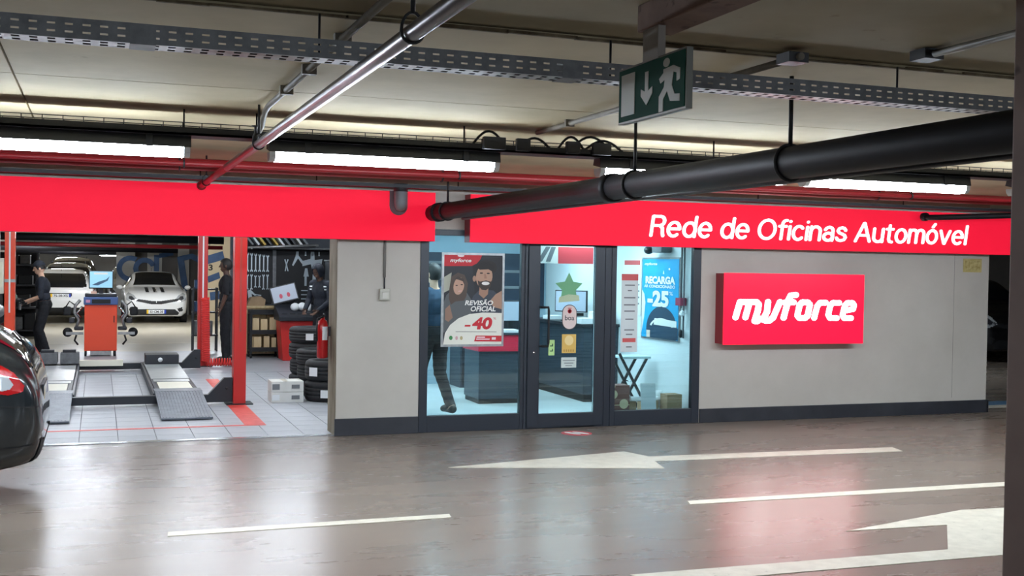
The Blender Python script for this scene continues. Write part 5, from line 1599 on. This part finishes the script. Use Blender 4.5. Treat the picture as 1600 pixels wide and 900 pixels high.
def st_yellow(t):
    B(4.77, 4.938, SY - 0.002, SY, 0.815, 1.022).build('plate', mat('sticker_gold', (224, 184, 96), 0.5), t, bevel=0.0008)
    MB().prism(ell(4.854, 0.955, 0.052, 0.055, 20), -0.001, 'xz', SY - 0.002).build('seal', mat('sticker_gold_pale', (240, 214, 150), 0.5), t)
    for k in range(5):
        B(4.79 + 0.027 * k, 4.805 + 0.027 * k, SY - 0.003, SY - 0.002, 0.83, 0.855).build('mark', mat('sticker_gold_dark', (190, 140, 60), 0.5), t)


def st_white(t):
    B(4.765, 4.945, SY - 0.002, SY, 0.655, 0.768).build('plate', mat('sticker_offwhite', (206, 216, 210), 0.5), t, bevel=0.0008)
    for k in range(3):
        B(4.785 + 0.015 * k, 4.925 - 0.015 * k, SY - 0.003, SY - 0.002, 0.73 - 0.028 * k, 0.738 - 0.028 * k).build('text_line', M_printgrey, t)


def st_green(t):
    B(4.612, 4.684, SY - 0.002, SY, 0.792, 0.962).build('plate', mat('sticker_lime', (190, 226, 150), 0.5), t, bevel=0.0008)
    for (za, zb) in ((0.835, 0.865), (0.89, 0.92)):
        MB().prism([(4.63, za), (4.665, za), (4.665, zb), (4.655, zb), (4.655, za + 0.01), (4.63, za + 0.01)], -0.001, 'xz', SY - 0.002).build('mark', M_exit, t)


sticker('star_sticker', 'green star sticker on the glass door', st_star)
sticker('oval_sticker', 'pale oval boa sticker on the glass door', st_boa)
sticker('gold_sticker', 'gold square sticker with round seal on the glass door', st_yellow)
sticker('white_sticker', 'small off-white sticker lowest on the glass door', st_white)
sticker('lime_sticker', 'narrow lime green sticker beside the door handle', st_green)

# posters on the reception side wall (facing the room)
SX = 6.44


def wall_frame(y0, y1, z0, z1):
    return lambda u, v, w: (SX - w, y0 + (y1 - y0) * u, z0 + (z1 - z0) * v)


cp = thing('wall_poster', 'bright cyan advert poster RECARGA -25 on the white inner wall', 'poster', (6.44, 12.3, 0.9))
Fp = wall_frame(12.79, 11.84, 0.907, 1.874)
B(SX - 0.008, SX, 11.82, 12.81, 0.887, 1.894).build('frame', M_galvlight, cp)
B(SX - 0.012, SX - 0.008, 11.84, 12.79, 0.907, 1.874).build('sheet', M_cyan, cp)
layw = [0]


def wp(poly, m, name='print_shape'):
    layw[0] += 1
    w = 0.012 + 0.0008 * layw[0]
    pp = [((x - 425) / 295.0, 1 - (y - 215) / 722.0) for x, y in poly]
    mb = MB()
    mb.add([Fp(min(max(u, 0), 1), min(max(v, 0), 1), w) for u, v in pp], [tuple(range(len(pp)))])
    mb.build(name, m, cp)


def wt(s, x0, x1, y0, y1, m, bold, shear=0.0):
    layw[0] += 1
    w = 0.012 + 0.0008 * layw[0]
    mb = MB()
    text_on(mb, s, 0, 0, 0, 0, 0, bold, shear, frame=lambda u, v, _w: Fp((x0 + (x1 - x0) * u - 425) / 295.0, 1 - (y1 + (y0 - y1) * v - 215) / 722.0, w))
    mb.build('lettering', m, cp)


wp([(425, 500), (445, 540), (455, 620), (445, 760), (425, 900)], M_printwhite)
wp(ell(590, 860, 125, 215, 30), mat('poster_tyre', (42, 70, 92), 0.5))
wp(ringpoly(590, 860, 95, 110, radians(200), radians(340), 16, 0.9), M_printwhite)
wp([(530, 930), (720, 930), (720, 830), (530, 830)], mat('poster_tyre', (42, 70, 92), 0.5))
wp([(535, 755), (710, 765), (710, 822), (530, 815)], M_printwhite, 'label_box')
wp([(470, 870), (500, 870), (500, 935), (470, 935)], mat('poster_cream', (220, 206, 190), 0.5))
wt('myforce', 446, 550, 246, 278, M_printwhite, 0.03, 0.2)
wt('RECARGA', 456, 696, 372, 442, M_printwhite, 0.05)
wt('AR CONDICIONADO', 446, 696, 450, 478, M_printwhite, 0.03)
wt('-25', 476, 650, 502, 650, M_printwhite, 0.05)
wt('%', 652, 682, 506, 540, M_printwhite, 0.0)
wp([(600, 350), (606, 315), (612, 350)], M_printwhite)
wp(ell(652, 305, 7, 10, 10), M_printwhite)
wn = thing('wall_notice', 'white notice sheet with red head beside the cyan poster', 'poster', (6.44, 13.07, 1.16))
B(SX - 0.006, SX, 12.83, 13.36, 1.165, 1.88).build('sheet', M_printwhite, wn)
B(SX - 0.008, SX - 0.006, 12.87, 13.32, 1.80, 1.86).build('red_head', mat('notice_red', (214, 92, 92), 0.5), wn)
for k in range(4):
    B(SX - 0.008, SX - 0.006, 12.88, 13.05 + 0.05 * (k % 2), 1.3 + 0.08 * k, 1.32 + 0.08 * k).build('text_line', M_printgrey, wn)
cu_ = thing('wall_camera', 'grey device under the ceiling above the cyan poster', 'device', (6.3, 12.2, 1.93))
B(6.3, 6.44, 12.05, 12.3, 1.95, 2.03).build('case', M_printgrey, cu_, bevel=0.01)
MB().ball((6.3, 12.38, 1.98), 0.06, 0.06, 0.05).build('lens', M_dark, cu_)
vt = thing('wall_pipe', 'vertical white pipe with red valve beside the cyan poster', 'pipe', (6.41, 11.72, 1.0))
MB().tube([(6.41, 11.74, 1.3), (6.41, 11.74, 2.32)], 0.012, 8).build('tube', M_printgrey, vt)
MB().tube([(6.41, 11.68, 0.95), (6.41, 11.68, 2.32)], 0.012, 8).build('tube', M_printgrey, vt)
B(6.36, 6.44, 11.67, 11.79, 1.33, 1.42).build('valve_box', mat('valve_red', (170, 70, 96), 0.4), vt)
MB().ball((6.38, 11.66, 1.24), 0.03, 0.05, 0.035).build('valve_lamp', M_label, vt)
MB().ball((6.40, 11.72, 1.0), 0.025, 0.03, 0.05).build('pendant', M_dark, vt)

# folding stool and clutter behind the small window
stl = thing('folding_stool', 'folding stool with pale seat and dark crossed legs', 'stool', (6.1, 12.55, 0))
B(5.98, 6.36, 12.38, 12.7, 0.655, 0.685).build('seat', mat('stool_pale', (196, 222, 226), 0.5), stl, bevel=0.006)
for yy in (12.40, 12.68):
    MB().bar((5.94, yy, 0.72), (6.34, yy, 0.02), 0.022, 0.03).build('leg', M_dark, stl)
    MB().bar((6.32, yy + 0.02, 0.655), (5.96, yy + 0.02, 0.02), 0.022, 0.03).build('leg', M_dark, stl)
MB().tube([(6.14, 12.40, 0.37), (6.14, 12.70, 0.37)], 0.008, 6).build('pivot', M_chrome, stl)
bb = thing('brown_box', 'dark brown box with round beige marks behind the small window', 'box', (5.55, 11.65, 0))
B(5.43, 5.67, 11.55, 11.75, 0, 0.43).build('carton', mat('brown_print', (120, 78, 72), 0.6), bb)
for (cx, cz, r) in ((5.47, 0.33, 0.05), (5.6, 0.22, 0.055), (5.47, 0.42, 0.02)):
    MB().prism(ell(cx, cz, r, r, 18), -0.002, 'xz', 11.55).build('round_print', mat('beige_print', (214, 194, 160), 0.6), bb)
B(5.43, 5.67, 11.547, 11.55, 0.205, 0.213).build('print_line', mat('beige_print', (214, 194, 160), 0.6), bb)
tag(MB().prism([(11.57, 0.0), (11.58, 0.0), (11.63, 0.44), (11.62, 0.44)], 0.19, 'yz', 5.84).build('paper_sign', mat('paper_grey', (205, 212, 216), 0.6)), 'grey paper sheet leaning behind the small window', 'paper')
tag(B(6.15, 6.34, 11.55, 11.72, 0, 0.31).build('window_carton', M_cardboard), 'tan carton in the corner behind the small window', 'box')
tag(B(5.72, 5.83, 11.7, 11.95, 0, 0.24).build('window_carton', M_cardboard), 'low tan carton between brown box and paper sheet', 'box')
tag(B(6.04, 6.14, 11.75, 12.1, 0, 0.22).build('window_carton', M_cardboard), 'low tan carton right of the paper sheet', 'box')
tag(MB().tube([(5.7, 11.6, 0.27), (5.83, 11.6, 0.265)], 0.028, 12).build('paper_roll', M_label), 'white paper roll beside the brown box', 'paper roll')
tag(MB().tube([(6.04, 11.72, 0.25), (6.32, 11.78, 0.25)], 0.025, 12).build('paper_roll', M_label), 'white paper roll lying beside the tan corner carton', 'paper roll')
tag(MB().lathe([(0, 0), (0.05, 0), (0.06, 0.1), (0.055, 0.1), (0.045, 0.01), (0, 0.01)], (6.2, 11.9, 0.22), 'z', 16).build('white_bowl', M_white), 'small white bowl behind the tan corner carton', 'bowl')
tag(B(6.12, 6.3, 11.8, 12.05, 0, 0.22).build('white_carton', M_carton), 'white carton under the small white bowl', 'box')

# ------------------------------------------------------------------ people
import numpy as np


def capsule(mb, p0, p1, r0_, r1_, seg=12):
    p0, p1 = Vector(p0), Vector(p1)
    d = (p1 - p0)
    if d.length < 1e-6:
        d = Vector((0, 0, 1e-6))
    L_ = d.length
    d.normalize()
    pts, rs = [], []
    for k in range(1, 5):
        a = pi / 2 * k / 4
        pts.append(p0 - d * r0_ * cos(a))
        rs.append(max(r0_ * sin(a), 1e-4))
    for k in range(3, -1, -1):
        a = pi / 2 * k / 4
        pts.append(p1 + d * r1_ * cos(a))
        rs.append(max(r1_ * sin(a), 1e-4))
    mb.tube(pts, rs, seg)


def person(label, loc, rz, height=1.75, lean=0.0, arms=None, legs=None, skin=M_skin, top=M_navy, trousers=M_blackcloth, sleeve='short',
           headgear=None, gloves=False, extras=None, head_turn=0.0, head_nod=0.0):
    """faces +x locally; arms/legs = {'l': (elbow/knee, wrist/ankle), 'r': ...} in local metres for a 1.75 m body, upper body before lean"""
    S = height / 1.75
    Rl = Matrix.Translation((0, 0, 0.95)) @ Matrix.Rotation(lean, 4, 'Y') @ Matrix.Translation((0, 0, -0.95))
    Rh = Matrix.Translation((0, 0, 1.52)) @ Matrix.Rotation(head_turn, 4, 'Z') @ Matrix.Rotation(head_nod, 4, 'Y') @ Matrix.Translation((0, 0, -1.52))
    prim = []   # (kind, data..., tag)

    def cap(a, b, ra, rb, tg):
        prim.append(('c', Vector(a), Vector(b), ra, rb, tg))

    def eli(c, r, tg, M=None):
        prim.append(('e', Vector(c), r, M, tg))
    up = lambda p: Rl @ Vector(p)
    hd_ = lambda p: Rl @ (Rh @ Vector(p))
    R3 = (Rl.to_3x3())
    RH3 = (Rl @ Rh).to_3x3()
    eli((0, 0, .96), (.125, .168, .13), 'tr')
    eli(up((0, 0, 1.10)), (.11, .15, .14), 'top', R3)
    eli(up((0.0, 0, 1.30)), (.125, .18, .18), 'top', R3)
    cap(up((0, -.14, 1.425)), up((0, .14, 1.425)), .06, .06, 'top')
    cap(up((-0.005, 0, 1.43)), up((.012, 0, 1.57)), .055, .05, 'skin')
    eli(hd_((.015, 0, 1.65)), (.098, .076, .108), 'head', RH3)
    eli(hd_((.045, 0, 1.588)), (.058, .052, .06), 'head', RH3)
    cap(hd_((.106, 0, 1.655)), hd_((.124, 0, 1.622)), .010, .014, 'head')
    eli(hd_((.098, 0, 1.582)), (.012, .024, .010), 'head', RH3)
    eli(hd_((.094, 0, 1.672)), (.012, .05, .010), 'head', RH3)
    for s in (1, -1):
        eli(hd_((.005, s * .078, 1.635)), (.022, .011, .032), 'head', RH3)
    arms = arms or {}
    legs = legs or {}
    for s, key in ((1, 'l'), (-1, 'r')):
        el_, wr_ = arms.get(key, ((-.01, s * .235, 1.15), (.03, s * .24, .9)))
        sh = up((0, s * .185, 1.415))
        el_, wr_ = up(el_), up(wr_)
        atag = 'top'
        cap(sh, el_, .056, .043, 'top')
        ft = 'top' if sleeve == 'long' else 'skin'
        if sleeve == 'short':
            cap(sh.lerp(el_, .8), el_, .044, .043, 'skin')
        cap(el_, wr_, .042, .028, ft)
        d = (wr_ - el_).normalized()
        sd = Vector((0, s, 0))
        nrm = d.cross(Vector((0, 1, 0)))
        if nrm.length < .2:
            nrm = Vector((1, 0, 0))
        nrm.normalize()
        if nrm.x < 0:
            nrm = -nrm
        lat = d.cross(nrm).normalized()
        hg = 'glove' if gloves else 'hand'
        pc = wr_ + d * .05
        for q in (-.024, -.008, .008, .024):
            cap(wr_ + d * .012 + lat * q * .8, wr_ + d * .085 + lat * q, .014, .012, hg)
        for i_, (q, fl) in enumerate(((-.031, .062), (-.0105, .072), (.0105, .068), (.031, .054))):
            b0 = wr_ + d * .088 + lat * q
            inw = Vector((0, -s, 0)) - d * d.dot(Vector((0, -s, 0)))
            if inw.length < .3:
                inw = nrm.copy()
            inw.normalize()
            b1 = b0 + (d * .85 + inw * .4).normalized() * fl * .55
            b2 = b1 + (d * .4 + inw * .9).normalized() * fl * .5
            cap(b0, b1, .0098, .0092, hg)
            cap(b1, b2, .0092, .0082, hg)
        tb0 = wr_ + d * .03 + nrm * .022
        tb1 = tb0 + (d * .6 + nrm * .8).normalized() * .038
        tb2 = tb1 + (d * .95 + nrm * .2).normalized() * .03
        cap(tb0, tb1, .013, .0115, hg)
        cap(tb1, tb2, .0112, .0095, hg)
        kn, an = legs.get(key, ((.015, s * .105, .5), (-.01, s * .11, .085)))
        kn, an = Vector(kn), Vector(an)
        hp = Vector((0, s * .095, .90))
        cap(hp, kn, .092, .066, 'tr')
        cap(kn, an, .062, .052, 'tr')
        cap(an + Vector((-.035, 0, -.035)), an + Vector((.12, s * .012, -.042)), .044, .036, 'shoe')
        cap(an + Vector((.12, s * .012, -.042)), an + Vector((.155, s * .014, -.05)), .036, .03, 'shoe')
    raw = MB()
    for p in prim:
        if p[0] == 'c':
            capsule(raw, p[1], p[2], p[3], p[4])
        else:
            raw.ball(p[1], p[2][0], p[2][1], p[2][2], 14, 10, p[3])
    me = bpy.data.meshes.new('raw')
    me.from_pydata([tuple(v) for v in raw.v], [], raw.f)
    tmp = bpy.data.objects.new('raw', me)
    COL.objects.link(tmp)
    md = tmp.modifiers.new('r', 'REMESH')
    md.mode = 'VOXEL'
    md.voxel_size = 0.0085
    md2 = tmp.modifiers.new('s', 'SMOOTH')
    md2.iterations = 3
    md2.factor = 0.5
    dg = bpy.context.evaluated_depsgraph_get()
    ev = bpy.data.meshes.new_from_object(tmp.evaluated_get(dg))
    nv = len(ev.vertices)
    co = np.empty(nv * 3, dtype=np.float32)
    ev.vertices.foreach_get('co', co)
    co = co.reshape(-1, 3)
    no = np.empty(nv * 3, dtype=np.float32)
    ev.vertex_normals.foreach_get('vector', no)
    no = no.reshape(-1, 3)
    faces = [tuple(p.vertices) for p in ev.polygons]
    bpy.data.objects.remove(tmp)
    best = np.full(nv, 1e9)
    tags = np.zeros(nv, dtype=int)
    names = ['top', 'tr', 'skin', 'head', 'hand', 'glove', 'shoe']
    for p in prim:
        if p[0] == 'c':
            a, b = np.array(p[1]), np.array(p[2])
            ab = b - a
            u = np.clip(((co - a) @ ab) / max(ab @ ab, 1e-9), 0, 1)
            dd = np.linalg.norm(co - (a + u[:, None] * ab), axis=1) - (p[3] + (p[4] - p[3]) * u)
        else:
            q = co - np.array(p[1])
            if p[3] is not None:
                q = q @ np.array(p[3])
            r = np.array(p[2])
            dd = (np.linalg.norm(q / r, axis=1) - 1) * r.min()
        mk = dd < best
        best[mk] = dd[mk]
        tags[mk] = names.index(p[-1])
    t = thing('person', label, 'person', loc, rz)
    t.scale = (S, S, S)
    WM[t.name] = Matrix.Translation(loc) @ Matrix.Rotation(rz, 4, 'Z') @ Matrix.Scale(S, 4)
    bo = bpy.data.meshes.new('body')
    bo.from_pydata(co.tolist(), [], faces)
    bo.polygons.foreach_set('use_smooth', [True] * len(faces))
    bo.materials.append(skin)
    ob = bpy.data.objects.new('body', bo)
    COL.objects.link(ob)
    ob.parent = t
    bpy.data.meshes.remove(ev)
    rng = random.Random(len(label))

    def shell(name, tset, m, off, side=None):
        idx = [names.index(x) for x in tset]
        ok = np.isin(tags, idx)
        if side is not None:
            ok &= (co[:, 1] * side > 0)
        fs = [f for f in faces if all(ok[i] for i in f)]
        if not fs:
            return
        ids = sorted({i for f in fs for i in f})
        mp = {i: k for k, i in enumerate(ids)}
        ph = co[ids]
        wob = 0.0035 * np.sin(ph[:, 2] * 43 + ph[:, 1] * 21) * np.sin(ph[:, 0] * 37 + ph[:, 2] * 17)
        vs = ph + no[ids] * (off + wob)[:, None] if name in ('shirt', 'trousers') else ph + no[ids] * off
        m2 = bpy.data.meshes.new(name)
        m2.from_pydata(vs.tolist(), [], [tuple(mp[i] for i in f) for f in fs])
        m2.polygons.foreach_set('use_smooth', [True] * len(fs))
        m2.materials.append(m)
        o2 = bpy.data.objects.new(name, m2)
        COL.objects.link(o2)
        o2.parent = t

    shell('shirt', ['top'], top, 0.011)
    shell('trousers', ['tr'], trousers, 0.012)
    for s in (1, -1):
        shell('shoe', ['shoe'], M_black, 0.008, s)
        if gloves:
            shell('glove', ['glove'], M_black, 0.002, s)
    MH = Rl @ Rh
    # eyes
    for s in (1, -1):
        e = MB().ball(MH @ Vector((.096, s * .032, 1.652)), .010, .012, .007, 8, 6)
        e.build('eye', M_hair, t, local=True)
    hairm = MB()
    seg, rings = 20, 12
    vs, fs = [], []
    hp_ = headgear == 'hood'
    for i in range(rings + 1):
        for k in range(seg):
            a = 2 * pi * k / seg
            lim = (0.36 if cos(a) > 0.55 else 0.62 + 0.12 * (cos(a) < -0.3)) * pi
            if headgear == 'hood':
                lim = (0.34 if cos(a) > 0.6 else 0.78) * pi
            if headgear == 'cap':
                lim = (0.42 if cos(a) > 0.55 else 0.6) * pi
            th = lim * i / rings
            g = 1.09 if headgear != 'hood' else 1.24
            vs.append(MH @ Vector((.012 + .100 * g * sin(th) * cos(a), .078 * g * sin(th) * sin(a), 1.655 + .110 * g * cos(th))))
    for i in range(rings):
        for k in range(seg):
            fs.append((i * seg + k, (i + 1) * seg + k, (i + 1) * seg + (k + 1) % seg, i * seg + (k + 1) % seg))
    hairm.add(vs, fs, True)
    hairm.build('hood' if headgear == 'hood' else 'hair', top if headgear == 'hood' else M_hair, t, local=True)
    if headgear == 'cap':
        cpb = MB()
        vs, fs = [], []
        for i in range(9):
            th = 0.44 * pi * i / 8
            for k in range(seg):
                a = 2 * pi * k / seg
                vs.append(MH @ Vector((.008 + .118 * sin(th) * cos(a), .098 * sin(th) * sin(a), 1.665 + .128 * cos(th))))
        for i in range(8):
            for k in range(seg):
                fs.append((i * seg + k, (i + 1) * seg + k, (i + 1) * seg + (k + 1) % seg, i * seg + (k + 1) % seg))
        cpb.add(vs, fs, True)
        cpo = cpb.build('cap', M_navy, t, local=True)
        br = MB()
        pl = [(.10, -.075), (.14, -.065), (.17, -.03), (.178, 0), (.17, .03), (.14, .065), (.10, .075)]
        vs = [MH @ Vector((x, y_, 1.705 - (x - .1) * .25)) for x, y_ in pl] + [MH @ Vector((x, y_, 1.697 - (x - .1) * .25)) for x, y_ in pl]
        n_ = len(pl)
        br.add(vs, [tuple(range(n_)), tuple(reversed(range(n_, 2 * n_)))] + [(i, (i + 1) % n_, n_ + (i + 1) % n_, n_ + i) for i in range(n_)])
        br.build('cap_brim', M_navy, cpo, local=True)
    if extras:
        extras(t)
    return t


def knee_patch(t):
    MB().ball((.04, .1, .56), .055, .075, .05, 10, 6).build('knee_patch', mat('patch_orange', (196, 84, 58), 0.7), t, local=True)


person('mechanic in black work clothes and dark cap holding a tool', (-0.90, 22.05, 0), pi, 1.70, lean=0.10,
       arms={'l': ((0.05, .24, 1.12), (.30, .13, 1.06)), 'r': ((.03, -.24, 1.12), (.30, -.12, 1.02))},
       legs={'l': ((.08, .12, .50), (-.06, .13, .085)), 'r': ((.13, -.11, .51), (.09, -.12, .085))}, headgear='cap', gloves=True, extras=knee_patch, head_nod=0.1)
tl = thing('hand_tool', 'dark hand grinder held by the mechanic in the cap', 'tool', (-1.33, 22.05, 0.85))
MB().tube([(-1.28, 22.05, 1.0), (-1.36, 22.05, 1.03), (-1.44, 22.05, 1.02)], 0.035, 8).build('grip', M_dark, tl)
MB().tube([(-1.3, 22.04, 0.98), (-1.31, 22.04, 0.84)], 0.022, 8).build('handle', M_galvlight, tl)
MB().ball((-1.42, 22.05, 1.06), 0.07, 0.06, 0.08).build('head', mat('tool_green', (110, 130, 118), 0.4), tl)
person('man in dark clothes standing behind the front red lift post', (2.12, 20.35, 0), pi * 0.93, 1.80, skin=M_skindark, top=M_blackcloth,
       arms={'l': ((-.02, .24, 1.16), (.06, .25, .92)), 'r': ((.0, -.24, 1.16), (.10, -.22, .94))}, gloves=False)


def stripes(t):
    for (y_, z) in ((.15, 1.36), (.15, 1.31), (-.15, 1.36), (-.15, 1.31)):
        MB().box(0.105, 0.125, y_ - .045, y_ + .045, z, z + .022).build('stripe', M_label, t, local=True)
        MB().box(-0.135, -0.115, y_ - .045, y_ + .045, z, z + .022).build('stripe', M_label, t, local=True)


person('hooded worker in dark jacket with white shoulder stripes by the balancer', (3.62, 19.3, 0), pi * 1.2, 1.74, lean=0.12, skin=M_skindark, top=M_navy, sleeve='long', headgear='hood', extras=stripes,
       arms={'l': ((.06, .25, 1.14), (.28, .16, 1.0)), 'r': ((.06, -.25, 1.14), (.28, -.14, 1.0))}, head_nod=0.2)
person('person in dark blue shirt walking inside the reception window', (3.70, 12.75, 0), pi * 0.62, 1.76, top=noisy('blue_shirt', (40, 62, 84), (52, 76, 100), scale=14, rough=0.85),
       legs={'l': ((.12, .1, .50), (.16, .11, .085)), 'r': ((.0, -.1, .49), (-.2, -.11, .12))}, arms={'l': ((-.06, .24, 1.16), (.10, .23, .96)), 'r': ((.02, -.24, 1.16), (.14, -.2, 1.0))})
